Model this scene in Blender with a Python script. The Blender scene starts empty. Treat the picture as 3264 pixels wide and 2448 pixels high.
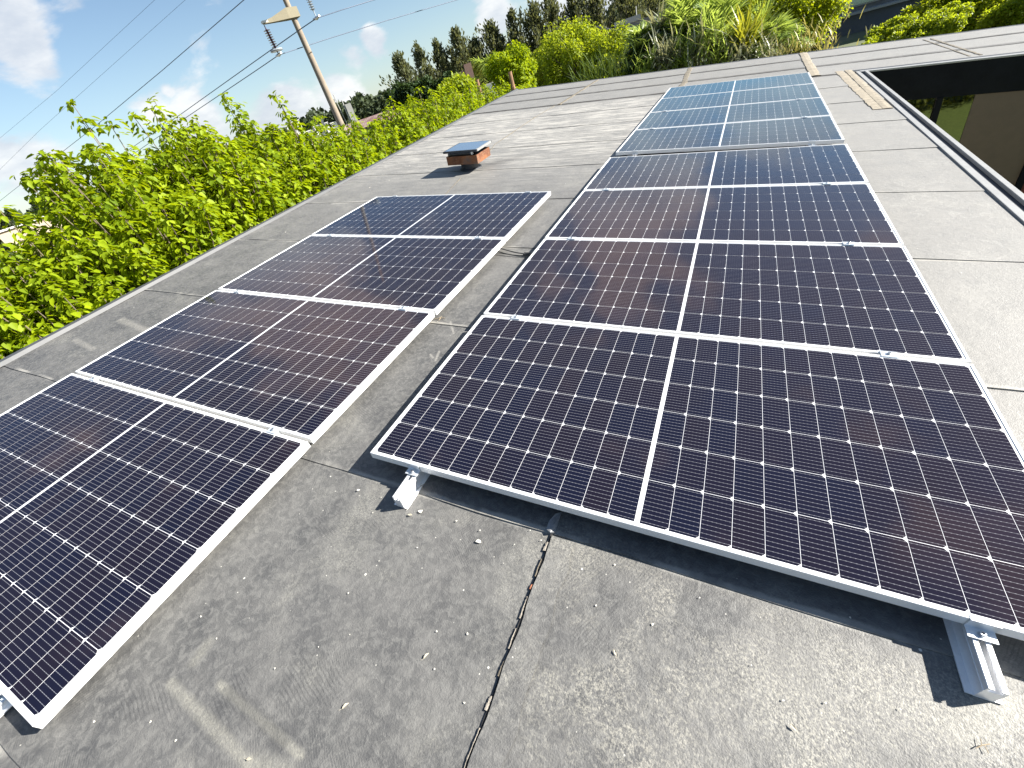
import bpy, math, random
import numpy as np
from mathutils import Matrix, Vector

S = bpy.context.scene
C = S.collection
RAD = math.radians
rnd = random.Random(7)

# ------------------------------------------------------------------ camera, sky, sun, exposure
TILT = math.atan(0.131)                       # the roof falls 7.5 degrees towards +X
M = Matrix.Rotation(TILT, 4, 'Y')             # roof frame -> world (gravity is world -Z)
FPX = 1322.27
CAMR = Matrix(((0.88469351, -0.05417006, 0.46301511), (0.3855269, 0.64340628, -0.66136024), (-0.2620809, 0.7636059, 0.59010138)))
CAMP = Vector((1.37874055, -0.7699687, 1.14095804))
cam = bpy.data.cameras.new("camera")
cam.sensor_width = 36.0
cam.lens = FPX / 3264 * 36.0
cam.clip_start = 0.02
cam.clip_end = 5000
camo = bpy.data.objects.new("camera", cam)
C.objects.link(camo)
camo.matrix_world = Matrix.Translation(CAMP) @ CAMR.to_4x4()
S.camera = camo

SUNV = (M.to_3x3() @ Vector((1.265, 0.66, 1.0))).normalized()
SUN_EL = math.asin(SUNV.z)
SUN_AZ = math.atan2(SUNV.x, SUNV.y)
sun = bpy.data.lights.new("sun", 'SUN')
sun.energy = 5.0
sun.angle = RAD(0.55)
sun.color = (1.0, 0.955, 0.88)
suno = bpy.data.objects.new("sun", sun)
C.objects.link(suno)
suno.matrix_world = SUNV.to_track_quat('Z', 'Y').to_matrix().to_4x4()

S.view_settings.view_transform = 'Standard'
S.view_settings.look = 'None'
S.view_settings.gamma = 1.0
S.view_settings.exposure = 1.6
S.cycles.max_bounces = 6
S.cycles.transparent_max_bounces = 8
S.cycles.sample_clamp_indirect = 6.0


def pixray(u, v):
    d = CAMR @ Vector(((u - 1632) / FPX, -(v - 1224) / FPX, -1.0))
    return d.normalized()


def at(u, v, dist):
    d = pixray(u, v)
    return CAMP + d * (dist / math.hypot(d.x, d.y))


def at_z(u, v, z):
    d = pixray(u, v)
    return CAMP + d * ((z - CAMP.z) / d.z)


def pxsize(u, v, dist):
    """metres per photo pixel at that point"""
    P = at(u, v, dist) - CAMP
    zc = -(CAMR.transposed() @ P).z
    return zc / FPX


K = 3264 / 2212.0

world = bpy.data.worlds.new("World")
S.world = world
world.use_nodes = True
wt = world.node_tree
wt.nodes.clear()


class NT:
    """small helper to write node graphs"""
    def __init__(self, tree):
        self.t = tree

    def n(self, typ, **kw):
        nd = self.t.nodes.new(typ)
        for k, v in kw.items():
            setattr(nd, k, v)
        return nd

    def link(self, a, b):
        self.t.links.new(a, b)

    def setin(self, sock, v):
        if isinstance(v, bpy.types.NodeSocket):
            self.link(v, sock)
        else:
            sock.default_value = v

    def math(self, op, a, b=None, c=None, clamp=False):
        nd = self.n('ShaderNodeMath', operation=op, use_clamp=clamp)
        self.setin(nd.inputs[0], a)
        if b is not None:
            self.setin(nd.inputs[1], b)
        if c is not None:
            self.setin(nd.inputs[2], c)
        return nd.outputs[0]

    def vmath(self, op, a, b=None, out=0):
        nd = self.n('ShaderNodeVectorMath', operation=op)
        self.setin(nd.inputs[0], a)
        if b is not None:
            self.setin(nd.inputs[1], b)
        return nd.outputs[out]

    def noise(self, vec, scale, detail=4.0, rough=0.5, dist=0.0, dim='3D'):
        nd = self.n('ShaderNodeTexNoise', noise_dimensions=dim)
        if vec is not None:
            self.link(vec, nd.inputs['Vector'])
        nd.inputs['Scale'].default_value = scale
        nd.inputs['Detail'].default_value = detail
        nd.inputs['Roughness'].default_value = rough
        nd.inputs['Distortion'].default_value = dist
        return nd.outputs['Fac']

    def smooth(self, v, lo, hi):
        nd = self.n('ShaderNodeMapRange', interpolation_type='SMOOTHSTEP')
        self.setin(nd.inputs['Value'], v)
        self.setin(nd.inputs['From Min'], lo)
        self.setin(nd.inputs['From Max'], hi)
        return nd.outputs[0]

    def mix(self, f, a, b, blend='MIX'):
        nd = self.n('ShaderNodeMix', data_type='RGBA', blend_type=blend)
        self.setin(nd.inputs[0], f)
        self.setin(nd.inputs[6], a if isinstance(a, bpy.types.NodeSocket) else (*a, 1.0))
        self.setin(nd.inputs[7], b if isinstance(b, bpy.types.NodeSocket) else (*b, 1.0))
        return nd.outputs[2]

    def mapping(self, vec, scale=(1, 1, 1), rot=(0, 0, 0), loc=(0, 0, 0)):
        nd = self.n('ShaderNodeMapping')
        self.link(vec, nd.inputs[0])
        nd.inputs['Scale'].default_value = scale
        nd.inputs['Rotation'].default_value = rot
        nd.inputs['Location'].default_value = loc
        return nd.outputs[0]


w = NT(wt)
sky = w.n('ShaderNodeTexSky', sky_type='NISHITA')
sky.sun_disc = False
sky.sun_elevation = SUN_EL
sky.sun_rotation = SUN_AZ
sky.air_density = 1.0
sky.dust_density = 0.35
sky.ozone_density = 2.2
geo = w.n('ShaderNodeTexCoord').outputs['Generated']
sep = w.n('ShaderNodeSeparateXYZ')
w.link(geo, sep.inputs[0])
zc = w.math('ADD', w.math('MAXIMUM', sep.outputs[2], 0.0), 0.16)
flat = w.vmath('MULTIPLY', geo, w.vmath('MULTIPLY', (1, 1, 2.4), (1, 1, 1)))
cn = w.noise(flat, 6.0, 9.0, 0.56, 0.25)
# where the cumulus stand: directions in the real sky (azimuth and height of each bank)
bias = None
for (u, v, k, amp) in ((40, 10, 900, .24), (90, 165, 420, .34), (190, 120, 1500, .2), (1190, 125, 1500, .36), (1130, 190, 900, .24), (1560, 45, 700, .38),
                       (60, 560, 260, .30), (640, 372, 900, .26), (470, 350, 900, .20), (900, 330, 400, .22), (1100, 290, 500, .24), (1900, 30, 260, .3), (535, 290, 9000, .15), (2480, 400, -60, .36), (2080, 560, -32, .34), (2010, 690, -26, .36), (1980, 880, -130, .34), (900, 900, -34, .38), (1130, 1120, -42, .36), (3120, 1780, -60, .28)):
    d = pixray(u, v)
    if k < 0:                       # a bank standing behind the far roofs and seen only mirrored in the panels
        nrm = M.to_3x3() @ Vector((0, 0, 1))
        d = d - 2 * d.dot(nrm) * nrm
        k = -k
    dt = w.vmath('DOT_PRODUCT', geo, tuple(d), out=1)
    g = w.math('POWER', w.math('MAXIMUM', dt, 0.0), float(k * 2))
    g = w.math('MULTIPLY', g, amp)
    bias = g if bias is None else w.math('MAXIMUM', bias, g)
lowband = w.math('MULTIPLY', w.smooth(sep.outputs[2], 0.16, 0.02), 0.10)
upper = w.math('MULTIPLY', w.smooth(sep.outputs[2], 0.30, 0.55), 0.06)
cv = w.math('ADD', w.math('ADD', cn, bias), w.math('ADD', lowband, upper))
cmask = w.smooth(cv, 0.64, 0.80)
cshade = w.smooth(w.noise(flat, 9.0, 5.0, 0.6), 0.3, 0.75)
ccol = w.mix(cshade, (4.6, 5.0, 5.6), (7.4, 7.4, 7.3))
haze_f = w.math('MULTIPLY', w.smooth(sep.outputs[2], 0.26, -0.02), 0.30)
skyc = w.mix(haze_f, sky.outputs[0], (3.9, 5.3, 6.4))
col = w.mix(w.math('MULTIPLY', cmask, 0.9), skyc, ccol)
bg = w.n('ShaderNodeBackground')
w.link(col, bg.inputs[0])
bg.inputs[1].default_value = 0.05
wo = w.n('ShaderNodeOutputWorld')
w.link(bg.outputs[0], wo.inputs[0])


# ------------------------------------------------------------------ materials
def newmat(name):
    m = bpy.data.materials.new(name)
    m.use_nodes = True
    t = NT(m.node_tree)
    b = m.node_tree.nodes['Principled BSDF']
    return m, t, b


def simple(name, col, rough=0.6, metal=0.0, var=0.15, scale=6.0, spec=0.5, bump=0.0, var2=None):
    m, t, b = newmat(name)
    co = t.n('ShaderNodeTexCoord').outputs['Object']
    f = t.noise(co, scale, 6.0, 0.6)
    f2 = t.noise(co, scale * 9, 3.0, 0.6)
    ff = t.math('ADD', t.math('MULTIPLY', f, 0.65), t.math('MULTIPLY', f2, 0.35))
    a = tuple(c * (1 - var) for c in col)
    c2 = tuple(min(1, c * (1 + var)) for c in (var2 or col))
    t.link(t.mix(t.smooth(ff, 0.3, 0.7), a, c2), b.inputs['Base Color'])
    b.inputs['Roughness'].default_value = rough
    b.inputs['Metallic'].default_value = metal
    b.inputs['Specular IOR Level'].default_value = spec
    if bump:
        bp = t.n('ShaderNodeBump')
        bp.inputs['Strength'].default_value = bump
        bp.inputs['Distance'].default_value = 0.01
        t.link(ff, bp.inputs['Height'])
        t.link(bp.outputs[0], b.inputs['Normal'])
    return m


def leafmat(name, c1, c2, trans=0.45, rough=0.5, scale=1.2):
    m, t, b = newmat(name)
    co = t.n('ShaderNodeTexCoord').outputs['Object']
    n1 = t.noise(co, scale, 3.0, 0.6)
    n2 = t.n('ShaderNodeNewGeometry').outputs['Random Per Island']
    f = t.math('ADD', t.math('MULTIPLY', t.smooth(n1, 0.3, 0.7), 0.5), t.math('MULTIPLY', n2, 0.5))
    col = t.mix(f, c1, c2)
    t.link(col, b.inputs['Base Color'])
    b.inputs['Roughness'].default_value = rough
    b.inputs['Specular IOR Level'].default_value = 0.35
    tr = t.n('ShaderNodeBsdfTranslucent')
    tc = t.mix(0.5, col, (c2[0] * 1.5, c2[1] * 1.35, c2[2] * 0.6))
    t.link(tc, tr.inputs[0])
    mx = t.n('ShaderNodeMixShader')
    mx.inputs[0].default_value = trans
    t.link(b.outputs[0], mx.inputs[1])
    t.link(tr.outputs[0], mx.inputs[2])
    t.link(mx.outputs[0], m.node_tree.nodes['Material Output'].inputs[0])
    return m


ZR = -0.103          # roof surface in the frame of the right-hand array


def roofhit(u, v, z=ZR):
    Mi = M.inverted()
    o = Mi @ CAMP
    d = Mi.to_3x3() @ pixray(u, v)
    p = o + d * ((z - o.z) / d.z)
    return (p.x, p.y)


def membrane_material():
    m, t, b = newmat("roof_membrane")
    co = t.n('ShaderNodeTexCoord').outputs['Object']
    sp = t.n('ShaderNodeSeparateXYZ')
    t.link(co, sp.inputs[0])
    X, Y = sp.outputs[0], sp.outputs[1]
    big = t.noise(co, 0.9, 6.0, 0.62, 0.1)
    mid = t.noise(co, 5.5, 8.0, 0.72, 0.15)
    fine = t.noise(co, 38.0, 5.0, 0.65, 0.6)
    grit = t.noise(co, 210.0, 2.0, 0.6)
    base = t.mix(t.smooth(big, 0.32, 0.68), (0.058, 0.058, 0.059), (0.118, 0.116, 0.112))
    base = t.mix(t.smooth(mid, 0.3, 0.72), t.mix(0.6, base, (0.045, 0.046, 0.047)), t.mix(0.4, base, (0.165, 0.16, 0.148)))
    base = t.mix(t.math('MULTIPLY', t.smooth(fine, 0.42, 0.66), 0.6), base, (0.165, 0.162, 0.152))
    # trowel / comb scuffs: short hatched arcs in loose patches
    for k, (rz, sc) in enumerate(((0.5, 1.0), (-0.9, 1.35), (1.9, 0.8))):
        wv = t.n('ShaderNodeTexWave', wave_type='BANDS', bands_direction='X')
        t.link(t.mapping(co, rot=(0, 0, rz), loc=(k * 3.1, k, 0)), wv.inputs[0])
        wv.inputs['Scale'].default_value = 34 * sc
        wv.inputs['Distortion'].default_value = 5.5
        wv.inputs['Detail'].default_value = 3.0
        wv.inputs['Detail Scale'].default_value = 0.35
        pm = t.smooth(t.noise(t.mapping(co, loc=(k * 7.7, 3 * k, 0)), 2.6, 4.0, 0.6, 0.6), 0.54, 0.68)
        f = t.math('MULTIPLY', t.math('MULTIPLY', t.smooth(wv.outputs['Fac'], 0.5, 0.95), pm), 0.38)
        base = t.mix(f, base, (0.038, 0.038, 0.039) if k != 1 else (0.19, 0.185, 0.17))
    # dust, gathered in grainy drifts
    dn = t.noise(co, 1.7, 8.0, 0.7, 0.2)
    grain = t.smooth(t.noise(co, 120.0, 4.0, 0.8), 0.44, 0.64)
    dust = t.math('MULTIPLY', t.smooth(dn, 0.50, 0.70), t.math('ADD', t.math('MULTIPLY', grain, 0.8), 0.12))
    base = t.mix(t.math('MULTIPLY', dust, 0.75), base, (0.30, 0.29, 0.25))
    # grainy dust on the sheet right of the open joint
    rs = t.math('MULTIPLY', t.smooth(X, 0.86, 1.05), t.smooth(Y, 0.0, -0.15))
    rs = t.math('MULTIPLY', rs, t.math('MULTIPLY', t.smooth(t.noise(co, 3.4, 5.0, 0.7, 0.4), 0.40, 0.62), grain))
    base = t.mix(t.math('MULTIPLY', rs, 0.8), base, (0.31, 0.295, 0.25))
    # paler far half and courtyard side: grazing sheen painted into a lighter membrane
    far = t.math('MAXIMUM', t.math('MULTIPLY', t.smooth(Y, 0.8, 6.5), 0.80), t.math('MULTIPLY', t.smooth(X, 1.7, 2.6), t.smooth(Y, -0.4, 0.6)))
    base = t.mix(far, base, t.mix(0.62, base, (0.27, 0.26, 0.24)))
    # whitish wash streaks lying along X on the far half, ragged and of all lengths
    stv = t.mapping(co, scale=(0.55, 4.6, 1.0), rot=(0, 0, 0.02))
    yb_ = t.math('MULTIPLY', t.math('MULTIPLY', t.smooth(Y, 3.6, 6.6), t.smooth(Y, 9.6, 8.9)), t.smooth(X, 2.5, 1.9))
    for (sc_, lo, hi, am) in ((2.2, 0.50, 0.58, 0.7), (4.7, 0.53, 0.60, 0.75), (9.0, 0.55, 0.63, 0.6)):
        sn = t.noise(t.vmath('ADD', stv, (sc_ * 3.1, sc_, 0.0)), sc_, 8.0, 0.7, 0.5)
        sm = t.math('MULTIPLY', t.smooth(sn, lo, hi), yb_)
        base = t.mix(t.math('MULTIPLY', sm, am), base, (0.42, 0.40, 0.36))
    dk = t.smooth(t.noise(t.vmath('ADD', stv, (31.0, 7.0, 0.0)), 3.0, 7.0, 0.7, 0.5), 0.52, 0.66)
    base = t.mix(t.math('MULTIPLY', t.math('MULTIPLY', dk, t.math('MULTIPLY', t.smooth(Y, 2.0, 4.0), t.smooth(X, 2.5, 1.9))), 0.40), base, (0.085, 0.083, 0.078))
    # swirled pale wipe marks on the paler side
    sw = t.noise(co, 2.4, 6.0, 0.6, 2.6)
    swm = t.smooth(t.math('ABSOLUTE', t.math('SUBTRACT', sw, 0.5)), 0.028, 0.0)
    swm = t.math('MULTIPLY', swm, t.smooth(t.noise(co, 1.3, 3.0, 0.5), 0.48, 0.62))
    base = t.mix(t.math('MULTIPLY', t.math('MULTIPLY', swm, t.smooth(X, 2.1, 2.5)), 0.30), base, (0.34, 0.33, 0.30))

    # individual drag marks (segments in roof coordinates)
    def seg(a, bb, wd, amt, colr, soft=1.0):
        nonlocal base
        ax, ay = a
        dx, dy = bb[0] - ax, bb[1] - ay
        L2 = dx * dx + dy * dy
        px = t.math('SUBTRACT', X, ax)
        py = t.math('SUBTRACT', Y, ay)
        h = t.math('DIVIDE', t.math('ADD', t.math('MULTIPLY', px, dx), t.math('MULTIPLY', py, dy)), L2, clamp=True)
        ex = t.math('SUBTRACT', px, t.math('MULTIPLY', h, dx))
        ey = t.math('SUBTRACT', py, t.math('MULTIPLY', h, dy))
        dd = t.math('SQRT', t.math('ADD', t.math('MULTIPLY', ex, ex), t.math('MULTIPLY', ey, ey)))
        dd = t.math('ADD', dd, t.math('MULTIPLY', t.math('SUBTRACT', mid, 0.5), wd * 1.6))
        mk = t.smooth(dd, wd * (1 + 0.6 * soft), wd * 0.25)
        mk = t.math('MULTIPLY', mk, t.math('ADD', t.math('MULTIPLY', grain, 0.55), 0.45))
        base = t.mix(t.math('MULTIPLY', mk, amt), base, colr)

    pale = (0.27, 0.26, 0.22)
    seg(roofhit(545, 2180), roofhit(790, 2430), 0.016, 0.65, pale)
    seg(roofhit(700, 2180), roofhit(960, 2410), 0.011, 0.75, pale)
    seg(roofhit(800, 2448), roofhit(900, 2470), 0.030, 0.6, pale)
    seg(roofhit(665, 2050), roofhit(625, 2105), 0.020, 0.5, pale)
    seg(roofhit(740, 2210), roofhit(900, 2370), 0.022, 0.7, (0.045, 0.045, 0.045))
    seg(roofhit(3050, 2330), roofhit(3230, 2250), 0.035, 0.5, pale)
    seg(roofhit(1310, 640), roofhit(1250, 645), 0.02, 0.7, pale)
    seg(roofhit(1060, 650), roofhit(1260, 632), 0.018, 0.75, (0.36, 0.345, 0.31))
    seg(roofhit(385, 1020), roofhit(470, 1055), 0.030, 0.6, (0.30, 0.285, 0.25))
    seg(roofhit(240, 1085), roofhit(300, 1115), 0.022, 0.5, (0.30, 0.285, 0.25))
    for (u, v, u2, v2) in ((1436, 1028, 1446, 1062), (1372, 1130, 1380, 1140), (1400, 1120, 1388, 1150), (720, 1640, 735, 1632), (745, 1290, 760, 1280)):
        seg(roofhit(u, v), roofhit(u2, v2), 0.007, 0.55, (0.4, 0.38, 0.34))
    # black soot round the vent
    seg((-2.2, 4.75), (-1.7, 5.0), 0.15, 0.5, (0.035, 0.033, 0.03), 2.0)
    seg((-1.75, 5.05), (-1.45, 5.3), 0.07, 0.45, (0.06, 0.055, 0.05), 2.0)
    # dark brown tar smears along the laps past y = 9.4 and thin residue along the others
    ph = t.math('ABSOLUTE', t.math('SUBTRACT', t.math('FRACT', t.math('ADD', t.math('DIVIDE', t.math('ADD', Y, 1.25), 1.192), 0.5)), 0.5))
    ph = t.math('MULTIPLY', ph, 1.192)
    phn = t.math('ADD', ph, t.math('MULTIPLY', t.math('SUBTRACT', t.noise(co, 7.0, 5.0, 0.7), 0.5), t.math('ADD', 0.03, t.math('MULTIPLY', t.smooth(Y, 9.2, 9.4), 0.06))))
    tar = t.math('MULTIPLY', t.smooth(phn, 0.115, 0.05), t.smooth(Y, 9.2, 9.35))
    tar = t.math('MULTIPLY', tar, t.smooth(t.noise(stv, 5.0, 4.0, 0.6), 0.3, 0.5))
    base = t.mix(t.math('MULTIPLY', tar, 0.85), base, (0.052, 0.046, 0.038))
    res = t.math('MULTIPLY', t.smooth(phn, 0.018, 0.004), t.smooth(t.noise(co, 2.2, 3.0, 0.6), 0.42, 0.58))
    res = t.math('MULTIPLY', res, t.smooth(Y, 9.3, 9.1))
    base = t.mix(t.math('MULTIPLY', res, 0.75), base, (0.34, 0.325, 0.29))
    # bird-lime / plaster specks
    vo = t.n('ShaderNodeTexVoronoi')
    t.link(t.vmath('ADD', co, t.vmath('MULTIPLY', (0.0, 0.0, 0.0), (1, 1, 1))), vo.inputs[0])
    vo.inputs['Scale'].default_value = 11.0
    spk = t.smooth(vo.outputs['Distance'], 0.055, 0.03)
    spr = t.n('ShaderNodeSeparateColor')
    t.link(vo.outputs['Color'], spr.inputs[0])
    spk = t.math('MULTIPLY', spk, t.math('GREATER_THAN', spr.outputs[0], 0.86))
    base = t.mix(spk, base, (0.62, 0.6, 0.54))
    vo2 = t.n('ShaderNodeTexVoronoi')
    t.link(co, vo2.inputs[0])
    vo2.inputs['Scale'].default_value = 42.0
    sp2 = t.n('ShaderNodeSeparateColor')
    t.link(vo2.outputs['Color'], sp2.inputs[0])
    spk2 = t.math('MULTIPLY', t.smooth(vo2.outputs['Distance'], 0.13, 0.06), t.math('GREATER_THAN', sp2.outputs[1], 0.95))
    base = t.mix(t.math('MULTIPLY', spk2, 0.7), base, (0.55, 0.53, 0.47))
    t.link(base, b.inputs['Base Color'])
    b.inputs['Roughness'].default_value = 0.62
    t.link(t.math('ADD', 0.42, t.math('MULTIPLY', mid, 0.35)), b.inputs['Roughness'])
    b.inputs['Specular IOR Level'].default_value = 0.5
    hgt = t.math('ADD', t.math('ADD', t.math('MULTIPLY', fine, 0.6), t.math('MULTIPLY', grit, 0.35)), t.math('MULTIPLY', mid, 1.2))
    bp = t.n('ShaderNodeBump')
    bp.inputs['Strength'].default_value = 0.6
    bp.inputs['Distance'].default_value = 0.006
    t.link(hgt, bp.inputs['Height'])
    t.link(bp.outputs[0], b.inputs['Normal'])
    return m


def cell_material():
    """dark mono half cells: fine silver busbars, AR glass over them"""
    m, t, b = newmat("solar_cells")
    uv = t.n('ShaderNodeUVMap').outputs[0]
    sp = t.n('ShaderNodeSeparateXYZ')
    t.link(uv, sp.inputs[0])
    fv = t.math('FRACT', t.math('MULTIPLY', sp.outputs[1], 11.0))
    line = t.smooth(t.math('ABSOLUTE', t.math('SUBTRACT', fv, 0.5)), 0.055, 0.02)
    fu = t.math('FRACT', t.math('MULTIPLY', sp.outputs[0], 7.0))
    dots = t.smooth(t.math('ABSOLUTE', t.math('SUBTRACT', fu, 0.5)), 0.22, 0.08)
    line = t.math('MULTIPLY', line, t.math('ADD', 0.35, t.math('MULTIPLY', dots, 0.35)))
    oi = t.n('ShaderNodeObjectInfo').outputs['Random']
    ri = t.n('ShaderNodeNewGeometry').outputs['Random Per Island']
    co = t.n('ShaderNodeTexCoord').outputs['Object']
    sm = t.noise(co, 3.0, 4.0, 0.6, 1.0)
    c = t.mix(ri, (0.0045, 0.006, 0.017), (0.0085, 0.007, 0.014))
    c = t.mix(t.math('MULTIPLY', t.smooth(sm, 0.45, 0.7), 0.4), c, (0.009, 0.007, 0.012))
    # dust and a few wipe marks on the glass
    du = t.math('MULTIPLY', t.smooth(t.noise(co, 5.0, 8.0, 0.75, 0.6), 0.58, 0.8), t.smooth(t.noise(co, 160.0, 3.0, 0.7), 0.45, 0.7))
    c = t.mix(t.math('MULTIPLY', du, 0.05), c, (0.30, 0.30, 0.32))
    c = t.mix(line, c, (0.36, 0.37, 0.40))
    t.link(c, b.inputs['Base Color'])
    # AR-coated cover glass: weak warm reflection head-on, strong blue one at a grazing angle (thin film)
    b.inputs['Roughness'].default_value = 0.6
    b.inputs['Specular IOR Level'].default_value = 0.0
    lw_ = t.n('ShaderNodeLayerWeight')
    lw_.inputs['Blend'].default_value = 0.5
    fz = t.smooth(lw_.outputs['Facing'], 0.55, 0.86)
    gl = t.n('ShaderNodeBsdfGlossy')
    t.link(t.mix(fz, (1.0, 0.68, 0.60), (0.62, 0.86, 1.0)), gl.inputs['Color'])
    t.link(t.math('ADD', 0.03, t.math('MULTIPLY', sm, 0.06)), gl.inputs['Roughness'])
    fr = t.n('ShaderNodeFresnel')
    fr.inputs['IOR'].default_value = 1.52
    mx = t.n('ShaderNodeMixShader')
    t.link(fr.outputs[0], mx.inputs[0])
    t.link(b.outputs[0], mx.inputs[1])
    t.link(gl.outputs[0], mx.inputs[2])
    t.link(mx.outputs[0], m.node_tree.nodes['Material Output'].inputs[0])
    return m


def rust_material():
    m, t, b = newmat("rusty_sheet")
    co = t.n('ShaderNodeTexCoord').outputs['Object']
    n1 = t.noise(co, 6.0, 6.0, 0.65, 0.8)
    n2 = t.noise(t.mapping(co, scale=(3, 3, 14)), 7.0, 4.0, 0.6, 0.5)
    c = t.mix(t.smooth(n1, 0.3, 0.7), (0.115, 0.036, 0.013), (0.25, 0.09, 0.03))
    c = t.mix(t.math('MULTIPLY', t.smooth(n2, 0.52, 0.72), 0.6), c, (0.30, 0.24, 0.14))
    c = t.mix(t.math('MULTIPLY', t.smooth(t.noise(co, 2.8, 4.0, 0.6), 0.55, 0.68), 0.7), c, (0.09, 0.085, 0.075))
    t.link(c, b.inputs['Base Color'])
    b.inputs['Roughness'].default_value = 0.8
    bp = t.n('ShaderNodeBump')
    bp.inputs['Strength'].default_value = 0.3
    t.link(n2, bp.inputs['Height'])
    t.link(bp.outputs[0], b.inputs['Normal'])
    return m


MAT = {}
MAT['membrane'] = membrane_material()
MAT['cells'] = cell_material()
MAT['rust'] = rust_material()
m, t, b = newmat("white_backsheet")
b.inputs['Base Color'].default_value = (0.70, 0.71, 0.72, 1)
b.inputs['Roughness'].default_value = 0.45
b.inputs['Coat Weight'].default_value = 0.8
b.inputs['Coat Roughness'].default_value = 0.06
MAT['backsheet'] = m
MAT['alu'] = simple("anodised_aluminium", (0.80, 0.80, 0.79), 0.38, 0.25, 0.04, 12.0)
MAT['rail'] = simple("mill_aluminium", (0.90, 0.90, 0.90), 0.34, 0.45, 0.06, 20.0)
MAT['clamp'] = simple("clamp_aluminium", (0.70, 0.73, 0.75), 0.35, 0.55, 0.06, 20.0)
MAT['steel'] = simple("zinc_bolt", (0.55, 0.56, 0.57), 0.35, 0.9, 0.1, 30.0)
MAT['rubber'] = simple("black_cable", (0.018, 0.018, 0.019), 0.55, 0, 0.2, 20.0)
MAT['flash'] = simple("grey_flashing", (0.055, 0.057, 0.06), 0.5, 0.0, 0.15, 4.0)
MAT['darkgroove'] = simple("dark_groove", (0.028, 0.03, 0.036), 0.6, 0, 0.3, 8.0)
MAT['palelip'] = simple("pale_grey_coping", (0.25, 0.25, 0.245), 0.55, 0, 0.12, 5.0)
MAT['fascia'] = simple("black_fascia", (0.006, 0.007, 0.009), 0.7, 0, 0.3, 3.0, 0.08)
MAT['tan'] = simple("tan_sealant", (0.25, 0.215, 0.16), 0.85, 0, 0.28, 14.0, bump=0.6)
MAT['tan_dark'] = simple("dirty_sealant", (0.14, 0.12, 0.088), 0.85, 0, 0.35, 16.0, bump=0.6)
MAT['mortar'] = simple("crumbling_mortar", (0.30, 0.27, 0.225), 0.9, 0, 0.3, 60.0, bump=0.8)
MAT['chip'] = simple("plaster_chip", (0.64, 0.61, 0.53), 0.85, 0, 0.15, 40.0)
MAT['brick'] = simple("brick_chip", (0.33, 0.13, 0.07), 0.9, 0, 0.25, 60.0)
MAT['dryleaf'] = simple("dry_leaf_tan", (0.50, 0.45, 0.34), 0.85, 0, 0.2, 60.0)
MAT['twig'] = simple("dry_twig", (0.33, 0.26, 0.17), 0.9, 0, 0.25, 60.0)
MAT['patch'] = simple("bitumen_patch", (0.20, 0.205, 0.21), 0.35, 0.1, 0.3, 22.0)
MAT['blacktar'] = simple("tar_joint", (0.018, 0.017, 0.016), 0.8, 0, 0.3, 40.0)
MAT['concrete'] = simple("pole_concrete", (0.235, 0.192, 0.145), 0.85, 0, 0.16, 2.2, bump=0.2)
MAT['concrete2'] = simple("arm_concrete", (0.25, 0.22, 0.15), 0.85, 0, 0.07, 1.5)
MAT['porcelain'] = simple("brown_porcelain", (0.05, 0.024, 0.035), 0.25, 0, 0.2, 10.0)
MAT['glassins'] = simple("grey_glass_insulator", (0.30, 0.33, 0.36), 0.25, 0, 0.1, 10.0)
MAT['wire'] = simple("power_wire", (0.075, 0.095, 0.135), 0.5, 0.4, 0.1, 10.0)
MAT['bark'] = simple("bark", (0.16, 0.125, 0.09), 0.9, 0, 0.3, 9.0, bump=0.4)
MAT['bark_dark'] = simple("dark_bark", (0.055, 0.045, 0.035), 0.9, 0, 0.3, 3.0)
MAT['white'] = simple("white_render", (0.60, 0.59, 0.57), 0.8, 0, 0.06, 1.2)
MAT['beige'] = simple("beige_render", (0.42, 0.34, 0.25), 0.85, 0, 0.08, 0.8)
MAT['pink'] = simple("salmon_render", (0.42, 0.25, 0.19), 0.85, 0, 0.14, 1.0)
MAT['grey'] = simple("grey_render", (0.15, 0.15, 0.15), 0.85, 0, 0.1, 1.0)
MAT['greydark'] = simple("dark_grey_wall", (0.085, 0.095, 0.11), 0.8, 0, 0.12, 1.0)
MAT['paleconc'] = simple("pale_parapet", (0.30, 0.30, 0.28), 0.85, 0, 0.08, 0.8)
MAT['brickwall'] = simple("brown_brick_wall", (0.20, 0.095, 0.06), 0.85, 0, 0.2, 4.0)
MAT['dark'] = simple("dark_opening", (0.01, 0.009, 0.009), 0.7, 0, 0.2, 2.0)
MAT['wood'] = simple("weathered_wood_post", (0.24, 0.135, 0.075), 0.85, 0, 0.25, 6.0)
MAT['panelwall'] = simple("brown_wall_panel", (0.085, 0.062, 0.045), 0.7, 0, 0.08, 9.0)
MAT['wall'] = simple("house_wall", (0.50, 0.47, 0.42), 0.85, 0, 0.08, 1.0)
MAT['redbrown'] = simple("red_brown_base", (0.12, 0.03, 0.018), 0.8, 0, 0.2, 3.0)

# corrugated roofs
def corrugated(name, c1, c2, sc, axis='X'):
    m, t, b = newmat(name)
    co = t.n('ShaderNodeTexCoord').outputs['Object']
    wv = t.n('ShaderNodeTexWave', wave_type='BANDS', bands_direction=axis)
    t.link(co, wv.inputs[0])
    wv.inputs['Scale'].default_value = sc
    n1 = t.noise(co, 0.6, 5.0, 0.6)
    c = t.mix(t.smooth(n1, 0.35, 0.65), c1, c2)
    c = t.mix(t.math('MULTIPLY', wv.outputs['Fac'], 0.3), c, tuple(x * 0.45 for x in c1))
    t.link(c, b.inputs['Base Color'])
    b.inputs['Roughness'].default_value = 0.6
    return m


MAT['redroof'] = corrugated("rusty_corrugated_roof", (0.15, 0.06, 0.05), (0.30, 0.23, 0.20), 1.4)
MAT['tinroof'] = corrugated("grey_tile_roof", (0.17, 0.17, 0.165), (0.24, 0.24, 0.235), 1.2)

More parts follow.
